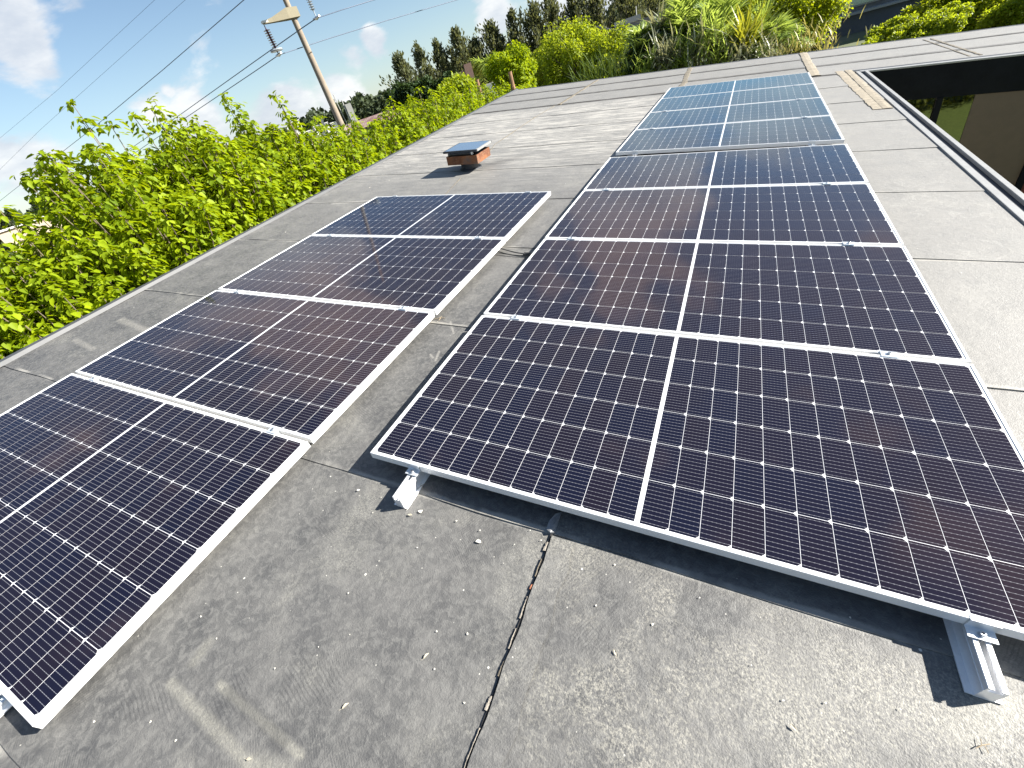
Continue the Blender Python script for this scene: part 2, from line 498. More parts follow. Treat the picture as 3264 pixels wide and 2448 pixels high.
# reflective glazing of the courtyard windows
m, t, b = newmat("reflective_glazing")
b.inputs['Base Color'].default_value = (0.20, 0.20, 0.175, 1)
b.inputs['Metallic'].default_value = 1.0
b.inputs['Roughness'].default_value = 0.02
MAT['glazing'] = m
m, t, b = newmat("vent_lid_glass")
b.inputs['Base Color'].default_value = (0.10, 0.14, 0.20, 1)
b.inputs['Roughness'].default_value = 0.18
b.inputs['Coat Weight'].default_value = 1.0
b.inputs['Coat Roughness'].default_value = 0.08
MAT['lidglass'] = m
m, t, b = newmat("window_pane")
b.inputs['Base Color'].default_value = (0.30, 0.42, 0.44, 1)
b.inputs['Roughness'].default_value = 0.06
b.inputs['Metallic'].default_value = 0.6
MAT['pane'] = m

MAT['leaf_row'] = leafmat("spring_leaf", (0.10, 0.17, 0.003), (0.36, 0.45, 0.006), 0.48, 0.6, 1.5)
MAT['leaf_lime'] = leafmat("lime_leaf", (0.17, 0.24, 0.010), (0.34, 0.41, 0.022), 0.55, 0.5, 1.0)
MAT['leaf_mid'] = leafmat("mid_green_leaf", (0.14, 0.21, 0.006), (0.36, 0.42, 0.014), 0.6, 0.5, 0.8)
MAT['leaf_olive'] = leafmat("olive_leaf", (0.075, 0.10, 0.018), (0.19, 0.21, 0.035), 0.4, 0.5, 0.5)
MAT['leaf_dark'] = leafmat("dark_needle", (0.042, 0.056, 0.034), (0.155, 0.17, 0.075), 0.35, 0.6, 0.35)
MAT['leaf_conifer'] = leafmat("conifer_needle", (0.020, 0.042, 0.014), (0.050, 0.085, 0.022), 0.2, 0.6, 0.6)
MAT['palm'] = leafmat("palm_leaflet", (0.11, 0.18, 0.018), (0.36, 0.46, 0.13), 0.55, 0.28, 0.8)
MAT['palm_dark'] = leafmat("dark_palm_leaflet", (0.040, 0.075, 0.012), (0.13, 0.18, 0.04), 0.35, 0.3, 0.8)
MAT['palm_yel'] = leafmat("yellow_palm_leaflet", (0.20, 0.23, 0.02), (0.42, 0.42, 0.05), 0.4, 0.4, 0.8)
MAT['palm_grey'] = leafmat("grey_green_sword_leaf", (0.14, 0.16, 0.08), (0.42, 0.42, 0.30), 0.25, 0.35, 0.9)
MAT['straw'] = leafmat("straw_blade", (0.22, 0.20, 0.07), (0.46, 0.42, 0.18), 0.3, 0.5, 0.8)
MAT['hill'] = leafmat("far_wood_leaf", (0.022, 0.036, 0.016), (0.055, 0.075, 0.028), 0.15, 0.7, 0.05)


def ground_material():
    m, t, b = newmat("ground")
    co = t.n('ShaderNodeTexCoord').outputs['Object']
    n1 = t.noise(co, 0.05, 6.0, 0.6)
    n2 = t.noise(co, 1.5, 6.0, 0.7)
    c = t.mix(t.smooth(n1, 0.4, 0.6), (0.07, 0.10, 0.03), (0.20, 0.18, 0.14))
    c = t.mix(t.smooth(n2, 0.35, 0.7), c, t.mix(0.5, c, (0.12, 0.13, 0.06)))
    t.link(c, b.inputs['Base Color'])
    b.inputs['Roughness'].default_value = 0.95
    return m


def lawn_material():
    m, t, b = newmat("lawn")
    co = t.n('ShaderNodeTexCoord').outputs['Object']
    n1 = t.noise(co, 14.0, 5.0, 0.7)
    n2 = t.noise(co, 1.0, 4.0, 0.6)
    c = t.mix(t.smooth(n1, 0.3, 0.7), (0.085, 0.14, 0.022), (0.17, 0.23, 0.045))
    c = t.mix(t.math('MULTIPLY', n2, 0.4), c, (0.15, 0.17, 0.05))
    t.link(c, b.inputs['Base Color'])
    b.inputs['Roughness'].default_value = 0.95
    return m


MAT['ground'] = ground_material()
MAT['lawn'] = lawn_material()


# ------------------------------------------------------------------ mesh helpers
class MB:
    def __init__(self):
        self.v, self.f, self.mi, self.uv = [], [], [], []

    def poly(self, pts, mi=0, uv=None):
        i = len(self.v)
        self.v += [tuple(p) for p in pts]
        self.f.append(tuple(range(i, i + len(pts))))
        self.mi.append(mi)
        self.uv.append(uv)

    def box(self, x0, x1, y0, y1, z0, z1, mi=0, mat=None):
        P = [(x0, y0, z0), (x1, y0, z0), (x1, y1, z0), (x0, y1, z0), (x0, y0, z1), (x1, y0, z1), (x1, y1, z1), (x0, y1, z1)]
        if mat is not None:
            P = [tuple(mat @ Vector(p)) for p in P]
        i = len(self.v)
        self.v += P
        for f in ((0, 3, 2, 1), (4, 5, 6, 7), (0, 1, 5, 4), (1, 2, 6, 5), (2, 3, 7, 6), (3, 0, 4, 7)):
            self.f.append(tuple(i + k for k in f))
            self.mi.append(mi)
            self.uv.append(None)
        return self

    def prism(self, prof, a, b2, axis='Y', mi=0):
        """extrude a closed (p,q) profile between a and b2 along axis"""
        def pt(p, s):
            return {'X': (s, p[0], p[1]), 'Y': (p[0], s, p[1]), 'Z': (p[0], p[1], s)}[axis]
        i = len(self.v)
        n = len(prof)
        self.v += [pt(p, a) for p in prof] + [pt(p, b2) for p in prof]
        fs = [tuple(i + k for k in range(n))[::-1], tuple(i + n + k for k in range(n))]
        fs += [(i + k, i + (k + 1) % n, i + n + (k + 1) % n, i + n + k) for k in range(n)]
        for f in fs:
            self.f.append(f)
            self.mi.append(mi)
            self.uv.append(None)
        return self

    def tube(self, pts, rad, n=8, mi=0, cap=True):
        pts = [Vector(p) for p in pts]
        if not hasattr(rad, '__len__'):
            rad = [rad] * len(pts)
        i = len(self.v)
        for k, p in enumerate(pts):
            d = (pts[min(k + 1, len(pts) - 1)] - pts[max(k - 1, 0)])
            d = d.normalized() if d.length > 1e-9 else Vector((0, 0, 1))
            a = d.cross(Vector((0, 0, 1)) if abs(d.z) < 0.9 else Vector((1, 0, 0))).normalized()
            c = d.cross(a)
            for j in range(n):
                th = 2 * math.pi * j / n
                self.v.append(tuple(p + (a * math.cos(th) + c * math.sin(th)) * rad[k]))
        for k in range(len(pts) - 1):
            for j in range(n):
                self.f.append((i + k * n + j, i + k * n + (j + 1) % n, i + (k + 1) * n + (j + 1) % n, i + (k + 1) * n + j))
                self.mi.append(mi)
                self.uv.append(None)
        if cap:
            for s in (0, len(pts) - 1):
                self.f.append(tuple(i + s * n + j for j in range(n)))
                self.mi.append(mi)
                self.uv.append(None)
        return self

    def lathe(self, prof, n=16, mi=0, centre=(0, 0, 0)):
        i = len(self.v)
        for (r, z) in prof:
            for j in range(n):
                th = 2 * math.pi * j / n
                self.v.append((centre[0] + r * math.cos(th), centre[1] + r * math.sin(th), centre[2] + z))
        for k in range(len(prof) - 1):
            for j in range(n):
                self.f.append((i + k * n + j, i + k * n + (j + 1) % n, i + (k + 1) * n + (j + 1) % n, i + (k + 1) * n + j))
                self.mi.append(mi)
                self.uv.append(None)
        for s in (0, len(prof) - 1):
            self.f.append(tuple(i + s * n + j for j in range(n)))
            self.mi.append(mi)
            self.uv.append(None)
        return self

    def build(self, name, mats, parent=None, smooth=False, matrix=None, bevel=0.0):
        me = bpy.data.meshes.new(name)
        me.from_pydata(self.v, [], self.f)
        if not isinstance(mats, (list, tuple)):
            mats = [mats]
        for mm in mats:
            me.materials.append(mm)
        me.polygons.foreach_set('material_index', self.mi)
        if any(u is not None for u in self.uv):
            ul = me.uv_layers.new(name='UVMap')
            k = 0
            for p, u in zip(me.polygons, self.uv):
                for q, li in enumerate(p.loop_indices):
                    ul.data[li].uv = u[q] if u else (0, 0)
        if smooth:
            me.polygons.foreach_set('use_smooth', [True] * len(me.polygons))
        me.update()
        o = bpy.data.objects.new(name, me)
        C.objects.link(o)
        if parent is not None:
            o.parent = parent
        if matrix is not None:
            o.matrix_world = matrix
        if bevel:
            bm = o.modifiers.new('bevel', 'BEVEL')
            bm.width = bevel
            bm.segments = 2
            bm.limit_method = 'ANGLE'
        return o


def tag(o, label=None, cat=None, group=None, kind=None):
    if label:
        o['label'] = label
    if cat:
        o['category'] = cat
    if group:
        o['group'] = group
    if kind:
        o['kind'] = kind
    return o


def thing(name, label, cat, matrix, group=None):
    o = bpy.data.objects.new(name, None)
    o.empty_display_size = 0.2
    C.objects.link(o)
    o.matrix_world = matrix
    return tag(o, label, cat, group)


def children(o):
    return [c for c in bpy.data.objects if c.parent == o]


def copy_tree(o, parent=None):
    c = o.copy()
    C.objects.link(c)
    if parent is not None:
        c.parent = parent
    for ch in children(o):
        copy_tree(ch, c)
    return c


def RT(x, y, z=0.0, rz=0.0):
    """placement in the roof frame"""
    return M @ Matrix.Translation((x, y, z)) @ Matrix.Rotation(rz, 4, 'Z')


def WT(p, rz=0.0):
    return Matrix.Translation(p) @ Matrix.Rotation(rz, 4, 'Z')


def npmesh(name, V, F, mats, parent=None, matrix=None, mi=None):
    """fast mesh from numpy arrays; F is (n,4) or (n,3)"""
    me = bpy.data.meshes.new(name)
    k = F.shape[1]
    me.vertices.add(len(V))
    me.vertices.foreach_set('co', V.astype(np.float32).ravel())
    me.loops.add(F.size)
    me.loops.foreach_set('vertex_index', F.astype(np.int32).ravel())
    me.polygons.add(len(F))
    me.polygons.foreach_set('loop_start', np.arange(0, F.size, k, dtype=np.int32))
    if not isinstance(mats, (list, tuple)):
        mats = [mats]
    for mm in mats:
        me.materials.append(mm)
    if mi is not None:
        me.polygons.foreach_set('material_index', mi.astype(np.int32))
    me.update(calc_edges=True)
    me.validate()
    o = bpy.data.objects.new(name, me)
    C.objects.link(o)
    if parent is not None:
        o.parent = parent
    if matrix is not None:
        o.matrix_world = matrix
    return o


def norm(a):
    return a / np.maximum(np.linalg.norm(a, axis=-1, keepdims=True), 1e-9)


def leaves(P, D, N, L, W, fold=0.25, droop=0.12):
    """one folded six-vertex leaf per point: P base, D along, N face normal"""
    D = norm(D)
    Sd = norm(np.cross(D, N))
    N = np.cross(Sd, D)
    L = L[:, None]
    W = W[:, None]
    up = N * (W * fold)
    v = np.empty((len(P), 6, 3))
    v[:, 0] = P
    v[:, 1] = P + D * L * 0.30 - Sd * W + up
    v[:, 2] = P + D * L * 0.68 - Sd * W * 0.72 + up - N * L * droop * 0.4
    v[:, 3] = P + D * L - N * L * droop
    v[:, 4] = P + D * L * 0.68 + Sd * W * 0.72 + up - N * L * droop * 0.4
    v[:, 5] = P + D * L * 0.30 + Sd * W + up
    i = np.arange(len(P))[:, None] * 6
    f = np.concatenate([i + np.array([0, 1, 2, 3]), i + np.array([0, 3, 4, 5])], 0)
    return v.reshape(-1, 3), f


def blades(P, D, N, L, W, droop=0.15):
    """narrow blade of two quads, bent at mid length, tapering to the tip"""
    D = norm(D)
    Sd = norm(np.cross(D, N))
    N = np.cross(Sd, D)
    L = L[:, None]
    W = W[:, None]
    v = np.empty((len(P), 6, 3))
    md = P + D * L * 0.55 - N * L * droop * 0.25
    tp = P + D * L * 0.97 - N * L * droop
    v[:, 0] = P - Sd * W * 0.6
    v[:, 1] = P + Sd * W * 0.6
    v[:, 2] = md + Sd * W
    v[:, 3] = md - Sd * W
    v[:, 4] = tp + Sd * W * 0.15
    v[:, 5] = tp - Sd * W * 0.15
    i = np.arange(len(P))[:, None] * 6
    f = np.concatenate([i + np.array([0, 1, 2, 3]), i + np.array([3, 2, 4, 5])], 0)
    return v.reshape(-1, 3), f


GZ = -3.6            # ground level

# ------------------------------------------------------------------ setting
gb = MB()
R_ = 1800
for i in range(48):
    a0, a1 = 2 * math.pi * i / 48, 2 * math.pi * (i + 1) / 48
    for r0, r1 in ((0, 60), (60, 300), (300, R_)):
        gb.poly([(r0 * math.cos(a0), r0 * math.sin(a0), GZ), (r1 * math.cos(a0), r1 * math.sin(a0), GZ), (r1 * math.cos(a1), r1 * math.sin(a1), GZ), (r0 * math.cos(a1), r0 * math.sin(a1), GZ)] if r0 else
                [(0, 0, GZ), (r1 * math.cos(a0), r1 * math.sin(a0), GZ), (r1 * math.cos(a1), r1 * math.sin(a1), GZ)])
tag(gb.build('ground', MAT['ground']), kind='structure')

# ---- the building we stand on
Mi3 = M.inverted().to_3x3()


def xleft(y):
    return -3.675 - 0.0735 * y if y > 0 else -3.675 - 0.05 * y


bld = thing('flat_roof_building', 'low building whose grey membrane roof carries the solar panels, with a courtyard cut into it', 'building', RT(0, 0, ZR))
seams = [-6.0, -4.83, -3.63, -2.44, -1.24, -0.064, 1.125, 2.33, 3.52, 4.72, 5.90, 7.09, 8.29, 9.485, 10.60, 11.83, 12.98]
XV = 3.02            # courtyard edge
YV = 9.47
nz = random.Random(3)


def memb_z(x, y, k, fr):
    return 0.0011 * math.sin(x * 3.1 + k) + 0.0009 * math.sin(x * 7.3 + y * 2.2) + 0.005 * (1 - fr)


mv = MB()
for k in range(len(seams) - 1):
    ya, yb = seams[k], seams[k + 1]
    right = XV if yb < YV + 0.1 else 9.5
    nx = 46
    ny = 3
    joint = 0.862 if yb < 0.5 else None
    wob = [0.003 * math.sin(i * 0.9 + k * 2) + 0.003 * nz.uniform(-1, 1) for i in range(nx + 1)]

    def P(i, j, right=right, ya=ya, yb=yb, k=k, wob=wob):
        fr = j / ny
        y0 = ya + wob[i]
        y = y0 + (yb + 0.02 - y0) * fr
        xl = xleft(y)
        x = xl + (right - xl) * i / nx
        return (x, y, memb_z(x, y, k, fr) + (-0.0005 if j == ny else 0))
    for i in range(nx):
        for j in range(ny):
            mv.poly([P(i, j), P(i + 1, j), P(i + 1, j + 1), P(i, j + 1)])
        a, b2 = P(i, 0), P(i + 1, 0)
        mv.poly([(a[0], a[1], -0.02), (b2[0], b2[1], -0.02), b2, a])
# sub-deck so nothing shows through the laps
mv.poly([(-3.3, -6, -0.022), (XV, -6, -0.022), (XV, 12.9, -0.022), (-4.5, 12.9, -0.022)])
mem = mv.build('roof_membrane', MAT['membrane'], bld)

# the sheet right of the open joint lies a little proud: irregular overlapping strip
jp = MB()
prev = None
for i in range(70):
    y = -1.75 + i * 0.0243
    x = 0.861 + 0.0025 * math.sin(i * 0.7) + nz.uniform(-0.0015, 0.0015)
    cur = ((x, y, 0.0125), (x + 0.085 + 0.004 * math.sin(i), y, 0.0072), (x - 0.001, y, 0.0))
    if prev:
        jp.poly([prev[0], prev[1], cur[1], cur[0]])
        jp.poly([prev[2], prev[0], cur[0], cur[2]])
    prev = cur
jp.build('lapped_sheet_edge', MAT['membrane'], bld)

# open joint: dark ragged gap and crumbs of mortar
gp = MB()
prev = None
for i in range(110):
    y = -1.75 + i * 0.0155
    wd = 0.0026 + 0.001 * math.sin(i * 0.53) + nz.uniform(-0.0006, 0.001)
    x = 0.857 + 0.001 * math.sin(i * 0.45)
    cur = ((x - wd, y, 0.0068), (x + 0.004, y, 0.0068))
    if prev:
        gp.poly([prev[0], prev[1], cur[1], cur[0]])
    prev = cur
tag(gp.build('open_joint', MAT['blacktar'], bld), 'dark open joint running towards the viewer')
# torn flap of shiny patch where joint and lap meet
fl = MB()
base = [roofhit(*q) for q in ((1742, 1692), (1752, 1668), (1772, 1646), (1790, 1640), (1783, 1660), (1776, 1682), (1770, 1702), (1755, 1705))]
fl.poly([(x, y, 0.014 + 0.006 * math.sin(i)) for i, (x, y) in enumerate(base)])
fl.poly([(x, y, 0.007) for i, (x, y) in enumerate(base)][::-1])
for i in range(len(base)):
    a, b2 = base[i], base[(i + 1) % len(base)]
    fl.poly([(a[0], a[1], 0.007), (b2[0], b2[1], 0.007), (b2[0], b2[1], 0.014 + 0.006 * math.sin((i + 1) % len(base))), (a[0], a[1], 0.014 + 0.006 * math.sin(i))])
fl.build('torn_patch', MAT['patch'], bld)


def ribbon(name, pts, wd, mat, th=0.008, jit=0.25, step=0.05, label=None, z0=0.006):
    mb = MB()
    prev = None
    r = random.Random(hash(name) % 1000 + int(pts[0][0] * 100))
    for a, b2 in zip(pts[:-1], pts[1:]):
        L = math.dist(a, b2)
        n = max(2, int(L / step))
        tx, ty = (b2[0] - a[0]) / L, (b2[1] - a[1]) / L
        for i in range(n + 1):
            s = i / n
            x, y = a[0] + (b2[0] - a[0]) * s, a[1] + (b2[1] - a[1]) * s
            w0 = wd * 0.5 * (1 + r.uniform(-jit, jit))
            w1 = wd * 0.5 * (1 + r.uniform(-jit, jit))
            h = th * r.uniform(0.7, 1.3)
            cur = [(x - ty * -w0 * -1 * -1 if False else x + ty * w0, y - tx * w0, z0 - 0.01), (x + ty * w0 * .8, y - tx * w0 * .8, z0 + h * .6), (x, y, z0 + h), (x - ty * w1 * .8, y + tx * w1 * .8, z0 + h * .6), (x - ty * w1, y + tx * w1, z0 - 0.01)]
            if prev:
                for q in range(4):
                    mb.poly([prev[q], cur[q], cur[q + 1], prev[q + 1]])
            prev = cur
    o = mb.build(name, mat, bld)
    if label:
        o['label'] = label
    return o


for (ya_, yb_, wd_, mt_) in ((-0.135, -0.10, 0.013, 'mortar'), (-0.23, -0.165, 0.005, 'tan_dark'), (-0.275, -0.258, 0.008, 'brick'), (-0.37, -0.30, 0.006, 'mortar'), (-0.46, -0.40, 0.005, 'mortar'), (-0.535, -0.49, 0.007, 'tan_dark'), (-0.62, -0.585, 0.010, 'mortar'), (-0.8, -0.66, 0.004, 'mortar')):
    ribbon('mortar_bead', [(0.8525, ya_), (0.8505, (ya_ + yb_) / 2), (0.8528, yb_)], wd_, MAT[mt_], 0.003, 0.8, step=0.007, z0=0.0055)
ribbon('sealing_strip', [(2.452, 9.5), (2.462, 11.0), (2.49, 12.9)], 0.17, MAT['tan'], 0.014, 0.18, label='wide crumbling tan sealing strip')
ribbon('sealing_strip', [(-2.215, 9.46), (-2.22, 11.2), (-2.22, 12.9)], 0.075, MAT['tan_dark'], 0.008, 0.3)
ribbon('sealing_strip', [(0.19, 9.9), (0.21, 10.6), (0.15, 11.6), (0.11, 12.9)], 0.12, MAT['tan_dark'], 0.008, 0.25)
ribbon('sealing_strip', [(4.68, 9.8), (4.68, 12.6)], 0.05, MAT['tan_dark'], 0.005, 0.4)
ribbon('sealing_strip', [(4.55, 9.8), (4.56, 12.6)], 0.03, MAT['tan_dark'], 0.004, 0.4)
ribbon('sealing_strip', [(2.86, 6.5), (2.83, 8.0), (2.82, 9.75)], 0.14, MAT['tan'], 0.004, 0.2, label='pale yellowish ragged sealant smear beside the courtyard corner')
ribbon('sealing_strip', [(2.945, 6.5), (2.945, 9.75)], 0.12, MAT['tan'], 0.008, 0.04)
ribbon('cracked_joint', [(-2.30, 9.4), (-2.33, 8.2), (-2.26, 6.2), (-2.0, 5.1)], 0.011, MAT['tan_dark'], 0.002, 0.95)
ribbon('cracked_joint', [(-1.94, 4.4), (-1.75, 3.5)], 0.010, MAT['tan_dark'], 0.002, 0.95)

# left flashing (a folded metal edge), far drip edge
ef = MB()
ys = [-6 + i * 0.5 for i in range(39)]
for a, b2 in zip(ys[:-1], ys[1:]):
    A, B = xleft(a), xleft(b2)
    pr = ((-0.075, -0.12), (-0.075, 0.026), (-0.062, 0.032), (-0.012, 0.030), (0.006, 0.004))
    for q in range(4):
        ef.poly([(A + pr[q][0], a, pr[q][1]), (B + pr[q][0], b2, pr[q][1]), (B + pr[q + 1][0], b2, pr[q + 1][1]), (A + pr[q + 1][0], a, pr[q + 1][1])])
ef.build('edge_flashing', MAT['flash'], bld)
de = MB()
de.prism([(12.96, 0.001), (13.0, 0.010), (13.03, -0.16), (12.96, -0.16)], xleft(13) - 0.05, 9.5, 'X')
de.build('drip_edge', MAT['flash'], bld)
# courtyard copings
cp = MB()
cp.box(XV, XV + 0.052, -6, YV + 0.03, -0.05, 0.013)
cp.build('courtyard_coping', MAT['palelip'], bld, bevel=0.003)
cp = MB()
cp.box(XV + 0.052, XV + 0.118, -6, YV + 0.02, -0.08, -0.012)
cp.build('coping_groove', MAT['darkgroove'], bld)
cp = MB()
cp.box(XV + 0.118, XV + 0.160, -6, YV + 0.01, -0.25, 0.013)
cp.build('courtyard_coping', MAT['palelip'], bld, bevel=0.003)
cp = MB()
cp.box(XV + 0.06, 9.5, YV - 0.03, YV + 0.08, -0.012, 0.011)
cp.build('courtyard_coping', MAT['palelip'], bld, bevel=0.004)
cp = MB()
cp.box(XV - 0.02, 9.5, YV + 0.085, YV + 0.20, -0.05, 0.0095)
cp.build('coping_groove', MAT['darkgroove'], bld)
# far courtyard wall: deep black fascia, then glazing
fa = MB()
fa.box(XV + 0.06, 9.5, YV - 0.025, YV + 0.3, -0.36, -0.0125)
fa.box(XV + 0.06, 9.5, YV - 0.012, YV + 0.3, -0.47, -0.36)
fa.build('fascia', MAT['fascia'], bld)


def wallpart(name, x0, x1, y0, y1, ztop, zb, mat, **kw):
    """vertical (true plumb) wall piece whose top follows the sloping roof"""
    mb = MB()
    tn = math.tan(TILT)
    P = []
    for (x, y) in ((x0, y0), (x1, y0), (x1, y1), (x0, y1)):
        P.append((x, y))
    up = Mi3 @ Vector((0, 0, 1))
    top = [Vector((x, y, ztop)) for x, y in P]
    bot = [p - up * ((M @ (p + Vector((0, 0, ZR)))).z - zb) for p in top]
    mb.v = [tuple(p) for p in bot + top]
    mb.f = [(0, 3, 2, 1), (4, 5, 6, 7), (0, 1, 5, 4), (1, 2, 6, 5), (2, 3, 7, 6), (3, 0, 4, 7)]
    mb.mi = [0] * 6
    mb.uv = [None] * 6
    return mb.build(name, mat, bld, **kw)


GLY = YV + 0.02
wallpart('glazing', 3.0, 4.26, GLY, GLY + 0.03, -0.47, GZ, MAT['glazing'])
wallpart('glazing', 4.34, 4.74, GLY, GLY + 0.03, -0.47, GZ, MAT['glazing'])
wallpart('mullion', 4.26, 4.34, GLY - 0.05, GLY + 0.06, -0.47, GZ, MAT['fascia'])
wallpart('wall_panel', 4.74, 5.66, GLY - 0.015, GLY + 0.06, -0.47, GZ, MAT['panelwall'])
wallpart('mullion', 5.66, 5.75, GLY - 0.05, GLY + 0.06, -0.47, GZ, MAT['fascia'])
wallpart('wall_panel', 5.75, 9.4, GLY - 0.01, GLY + 0.06, -0.47, GZ, MAT['redbrown'])
wallpart('wall', 2.9, 3.06, -6, YV, -0.10, GZ, MAT['wall'])
wallpart('wall', -3.45, -3.3, -6, 12.8, -0.03, GZ, MAT['wall'])
wallpart('wall', -3.45, 9.4, 12.7, 12.85, -0.03, GZ, MAT['wall'])

# courtyard lawn and hedge, seen in the glazing
lw = MB()
lw.poly([(2.4, -14, GZ + 0.02), (14, -14, GZ + 0.02), (14, 9.3, GZ + 0.02), (3.0, 9.3, GZ + 0.02)])
tag(lw.build('lawn', MAT['lawn']), kind='structure')

# ------------------------------------------------------------------ solar panels
W_, D_, H_ = 2.278, 1.134, 0.035
LIP = 0.011


def frame_mesh():
    mb = MB()
    o = [(0, 0), (W_, 0), (W_, D_), (0, D_)]
    i = [(LIP, LIP), (W_ - LIP, LIP), (W_ - LIP, D_ - LIP), (LIP, D_ - LIP)]
    b_ = 0.0012
    oi = [(b_, b_), (W_ - b_, b_), (W_ - b_, D_ - b_), (b_, D_ - b_)]
    for k in range(4):
        n = (k + 1) % 4
        mb.poly([(*o[k], -H_), (*o[n], -H_), (*o[n], -b_), (*o[k], -b_)])
        mb.poly([(*o[k], -b_), (*o[n], -b_), (*oi[n], 0), (*oi[k], 0)])
        mb.poly([(*oi[k], 0), (*oi[n], 0), (*i[n], 0), (*i[k], 0)])
        mb.poly([(*i[k], 0), (*i[n], 0), (*i[n], -0.004), (*i[k], -0.004)])
        fl_ = 0.03
        q = [(fl_, fl_), (W_ - fl_, fl_), (W_ - fl_, D_ - fl_), (fl_, D_ - fl_)]
        mb.poly([(*o[n], -H_), (*o[k], -H_), (*q[k], -H_), (*q[n], -H_)])
    return mb


def backsheet_mesh():
    mb = MB()
    e = 0.004
    mb.poly([(e, e, -0.0024), (W_ - e, e, -0.0024), (W_ - e, D_ - e, -0.0024), (e, D_ - e, -0.0024)])
    mb.poly([(e, e, -0.007), (e, D_ - e, -0.007), (W_ - e, D_ - e, -0.007), (W_ - e, e, -0.007)])
    return mb


def cells_mesh():
    mb = MB()
    pu, pv = 0.0926, 0.1838
    cu, cv_ = 0.0908, 0.1816
    half = 12 * pu
    gap = 0.016
    x00 = (W_ - (2 * half + gap)) / 2
    y00 = (D_ - 6 * pv) / 2
    ch = 0.0095
    for hf in (0, 1):
        for i in range(12):
            for j in range(6):
                x = x00 + hf * (half + gap) + i * pu + (pu - cu) / 2
                y = y00 + j * pv + (pv - cv_) / 2
                if hf == 0:
                    q = [(x + ch, y), (x + cu, y), (x + cu, y + cv_), (x + ch, y + cv_), (x, y + cv_ - ch), (x, y + ch)]
                else:
                    q = [(x, y), (x + cu - ch, y), (x + cu, y + ch), (x + cu, y + cv_ - ch), (x + cu - ch, y + cv_), (x, y + cv_)]
                mb.poly([(a, b2, -0.0019) for a, b2 in q], 0, [((a - x) / cu, (b2 - y) / cv_) for a, b2 in q])
    return mb


panel = thing('solar_module', '', 'solar panel', RT(0, 0), 'framed solar panels mounted in rows on the roof')
frame_mesh().build('frame', MAT['alu'], panel)
backsheet_mesh().build('backsheet', MAT['backsheet'], panel)
cells_mesh().build('cell_grid', MAT['cells'], panel)


def rot3(rx, ry, rz):
    return (Matrix.Rotation(rz, 4, 'Z') @ Matrix.Rotation(ry, 4, 'Y') @ Matrix.Rotation(rx, 4, 'X'))


MR = M.copy()
MS = M @ Matrix.Translation((0.01313, 4.84968, -0.00879)) @ rot3(-0.00215, 0.00251, -0.00888)
ML = M @ Matrix.Translation((-2.65778, -1.13433, -0.04559)) @ rot3(0.00654, -0.00751, -0.0092)
PR, PL = D_ + 0.01885, D_ + 0.01836
labels = {
    ('R', 0): 'nearest solar panel of the right-hand row, whose near right corner leaves the picture',
    ('R', 1): 'second solar panel from the viewer in the right-hand row',
    ('R', 2): 'third solar panel from the viewer in the right-hand row',
    ('R', 3): 'fourth solar panel of the right-hand row, just before the open step to the far group',
    ('S', 0): 'blue-shining solar panel with its grey front edge showing behind the step in the right-hand row',
    ('S', 1): 'second solar panel of the blue-shining far group behind the step',
    ('S', 2): 'third solar panel of the blue-shining far group, one short of the far end',
    ('S', 3): 'farthest solar panel of all, beside the tan sealing strip',
    ('L', 0): 'nearest solar panel of the left-hand row, cut off by the left edge of the photo',
    ('L', 1): 'second solar panel from the viewer in the left-hand row',
    ('L', 2): 'third solar panel from the viewer in the left-hand row',
    ('L', 3): 'farthest solar panel of the left-hand row, nearest to the rusty roof vent',
}
first = True
for grp, MM, pit in (('R', MR, PR), ('S', MS, PR), ('L', ML, PL)):
    for i in range(4):
        o = panel if first else copy_tree(panel)
        first = False
        jx = rnd.uniform(-0.0025, 0.0025) if i else 0
        o.matrix_world = MM @ Matrix.Translation((jx, i * pit, 0)) @ rot3(rnd.uniform(-.002, .002), rnd.uniform(-.0015, .0015), 0)
        o['label'] = labels[(grp, i)]

# rails
def rail_mesh(L, h):
    """slotted aluminium rail, length along +Y from 0, top at z=0"""
    mb = MB()
    w2 = 0.019
    s = 0.0065
    d = min(0.016, h * 0.5)
    prof = [(-w2, -h), (w2, -h), (w2, -0.0015), (w2 - 0.0015, 0), (s + 0.001, 0), (s, -0.0015), (s, -0.004), (s + 0.007, -0.006), (s + 0.007, -d), (-s - 0.007, -d), (-s - 0.007, -0.006), (-s, -0.004), (-s, -0.0015), (-s - 0.001, 0), (-w2 + 0.0015, 0), (-w2, -0.0015)]
    # side grooves
    mb.prism(prof, 0, L, 'Y')
    for sx in (-1, 1):
        mb.box(sx * w2 - 0.0012, sx * w2 + 0.0012, 0.0005, L, -h * 0.36, -h * 0.30)
        mb.box(sx * (w2 + 0.008) - 0.008, sx * (w2 + 0.008) + 0.008, 0.0008, L, -h + 0.0005, -h + 0.004)
    return mb


HR = 0.066
for MM, y0, L, h, names in ((MR, -0.145, 4.70, HR, ('aluminium rail stub gleaming under the left clamp of the nearest right-hand panel', 'aluminium rail stub gleaming under the right clamp, at the lower right corner')),
                            (MS, -0.05, 4.62, HR - 0.010, ('left rail under the far blue-shining group of panels', 'right rail under the far blue-shining group of panels')),
                            (ML, -0.13, 4.72, 0.026, ('left rail under the left-hand row of panels', 'rail peeping out under the near edge of the left-hand row'))):
    for X_, lb in zip((0.23, 2.005), names):
        if MM is ML:
            X_ = {0.23: 0.29, 2.005: 2.03}[X_]
        if MM is ML and X_ < 1:
            hh = 0.030
        else:
            hh = h
        o = rail_mesh(L, hh).build('mounting_rail', MAT['rail'])
        o.matrix_world = MM @ Matrix.Translation((X_, y0, -H_ - 0.0005))
        tag(o, lb, 'rail', 'aluminium rails under the panels')

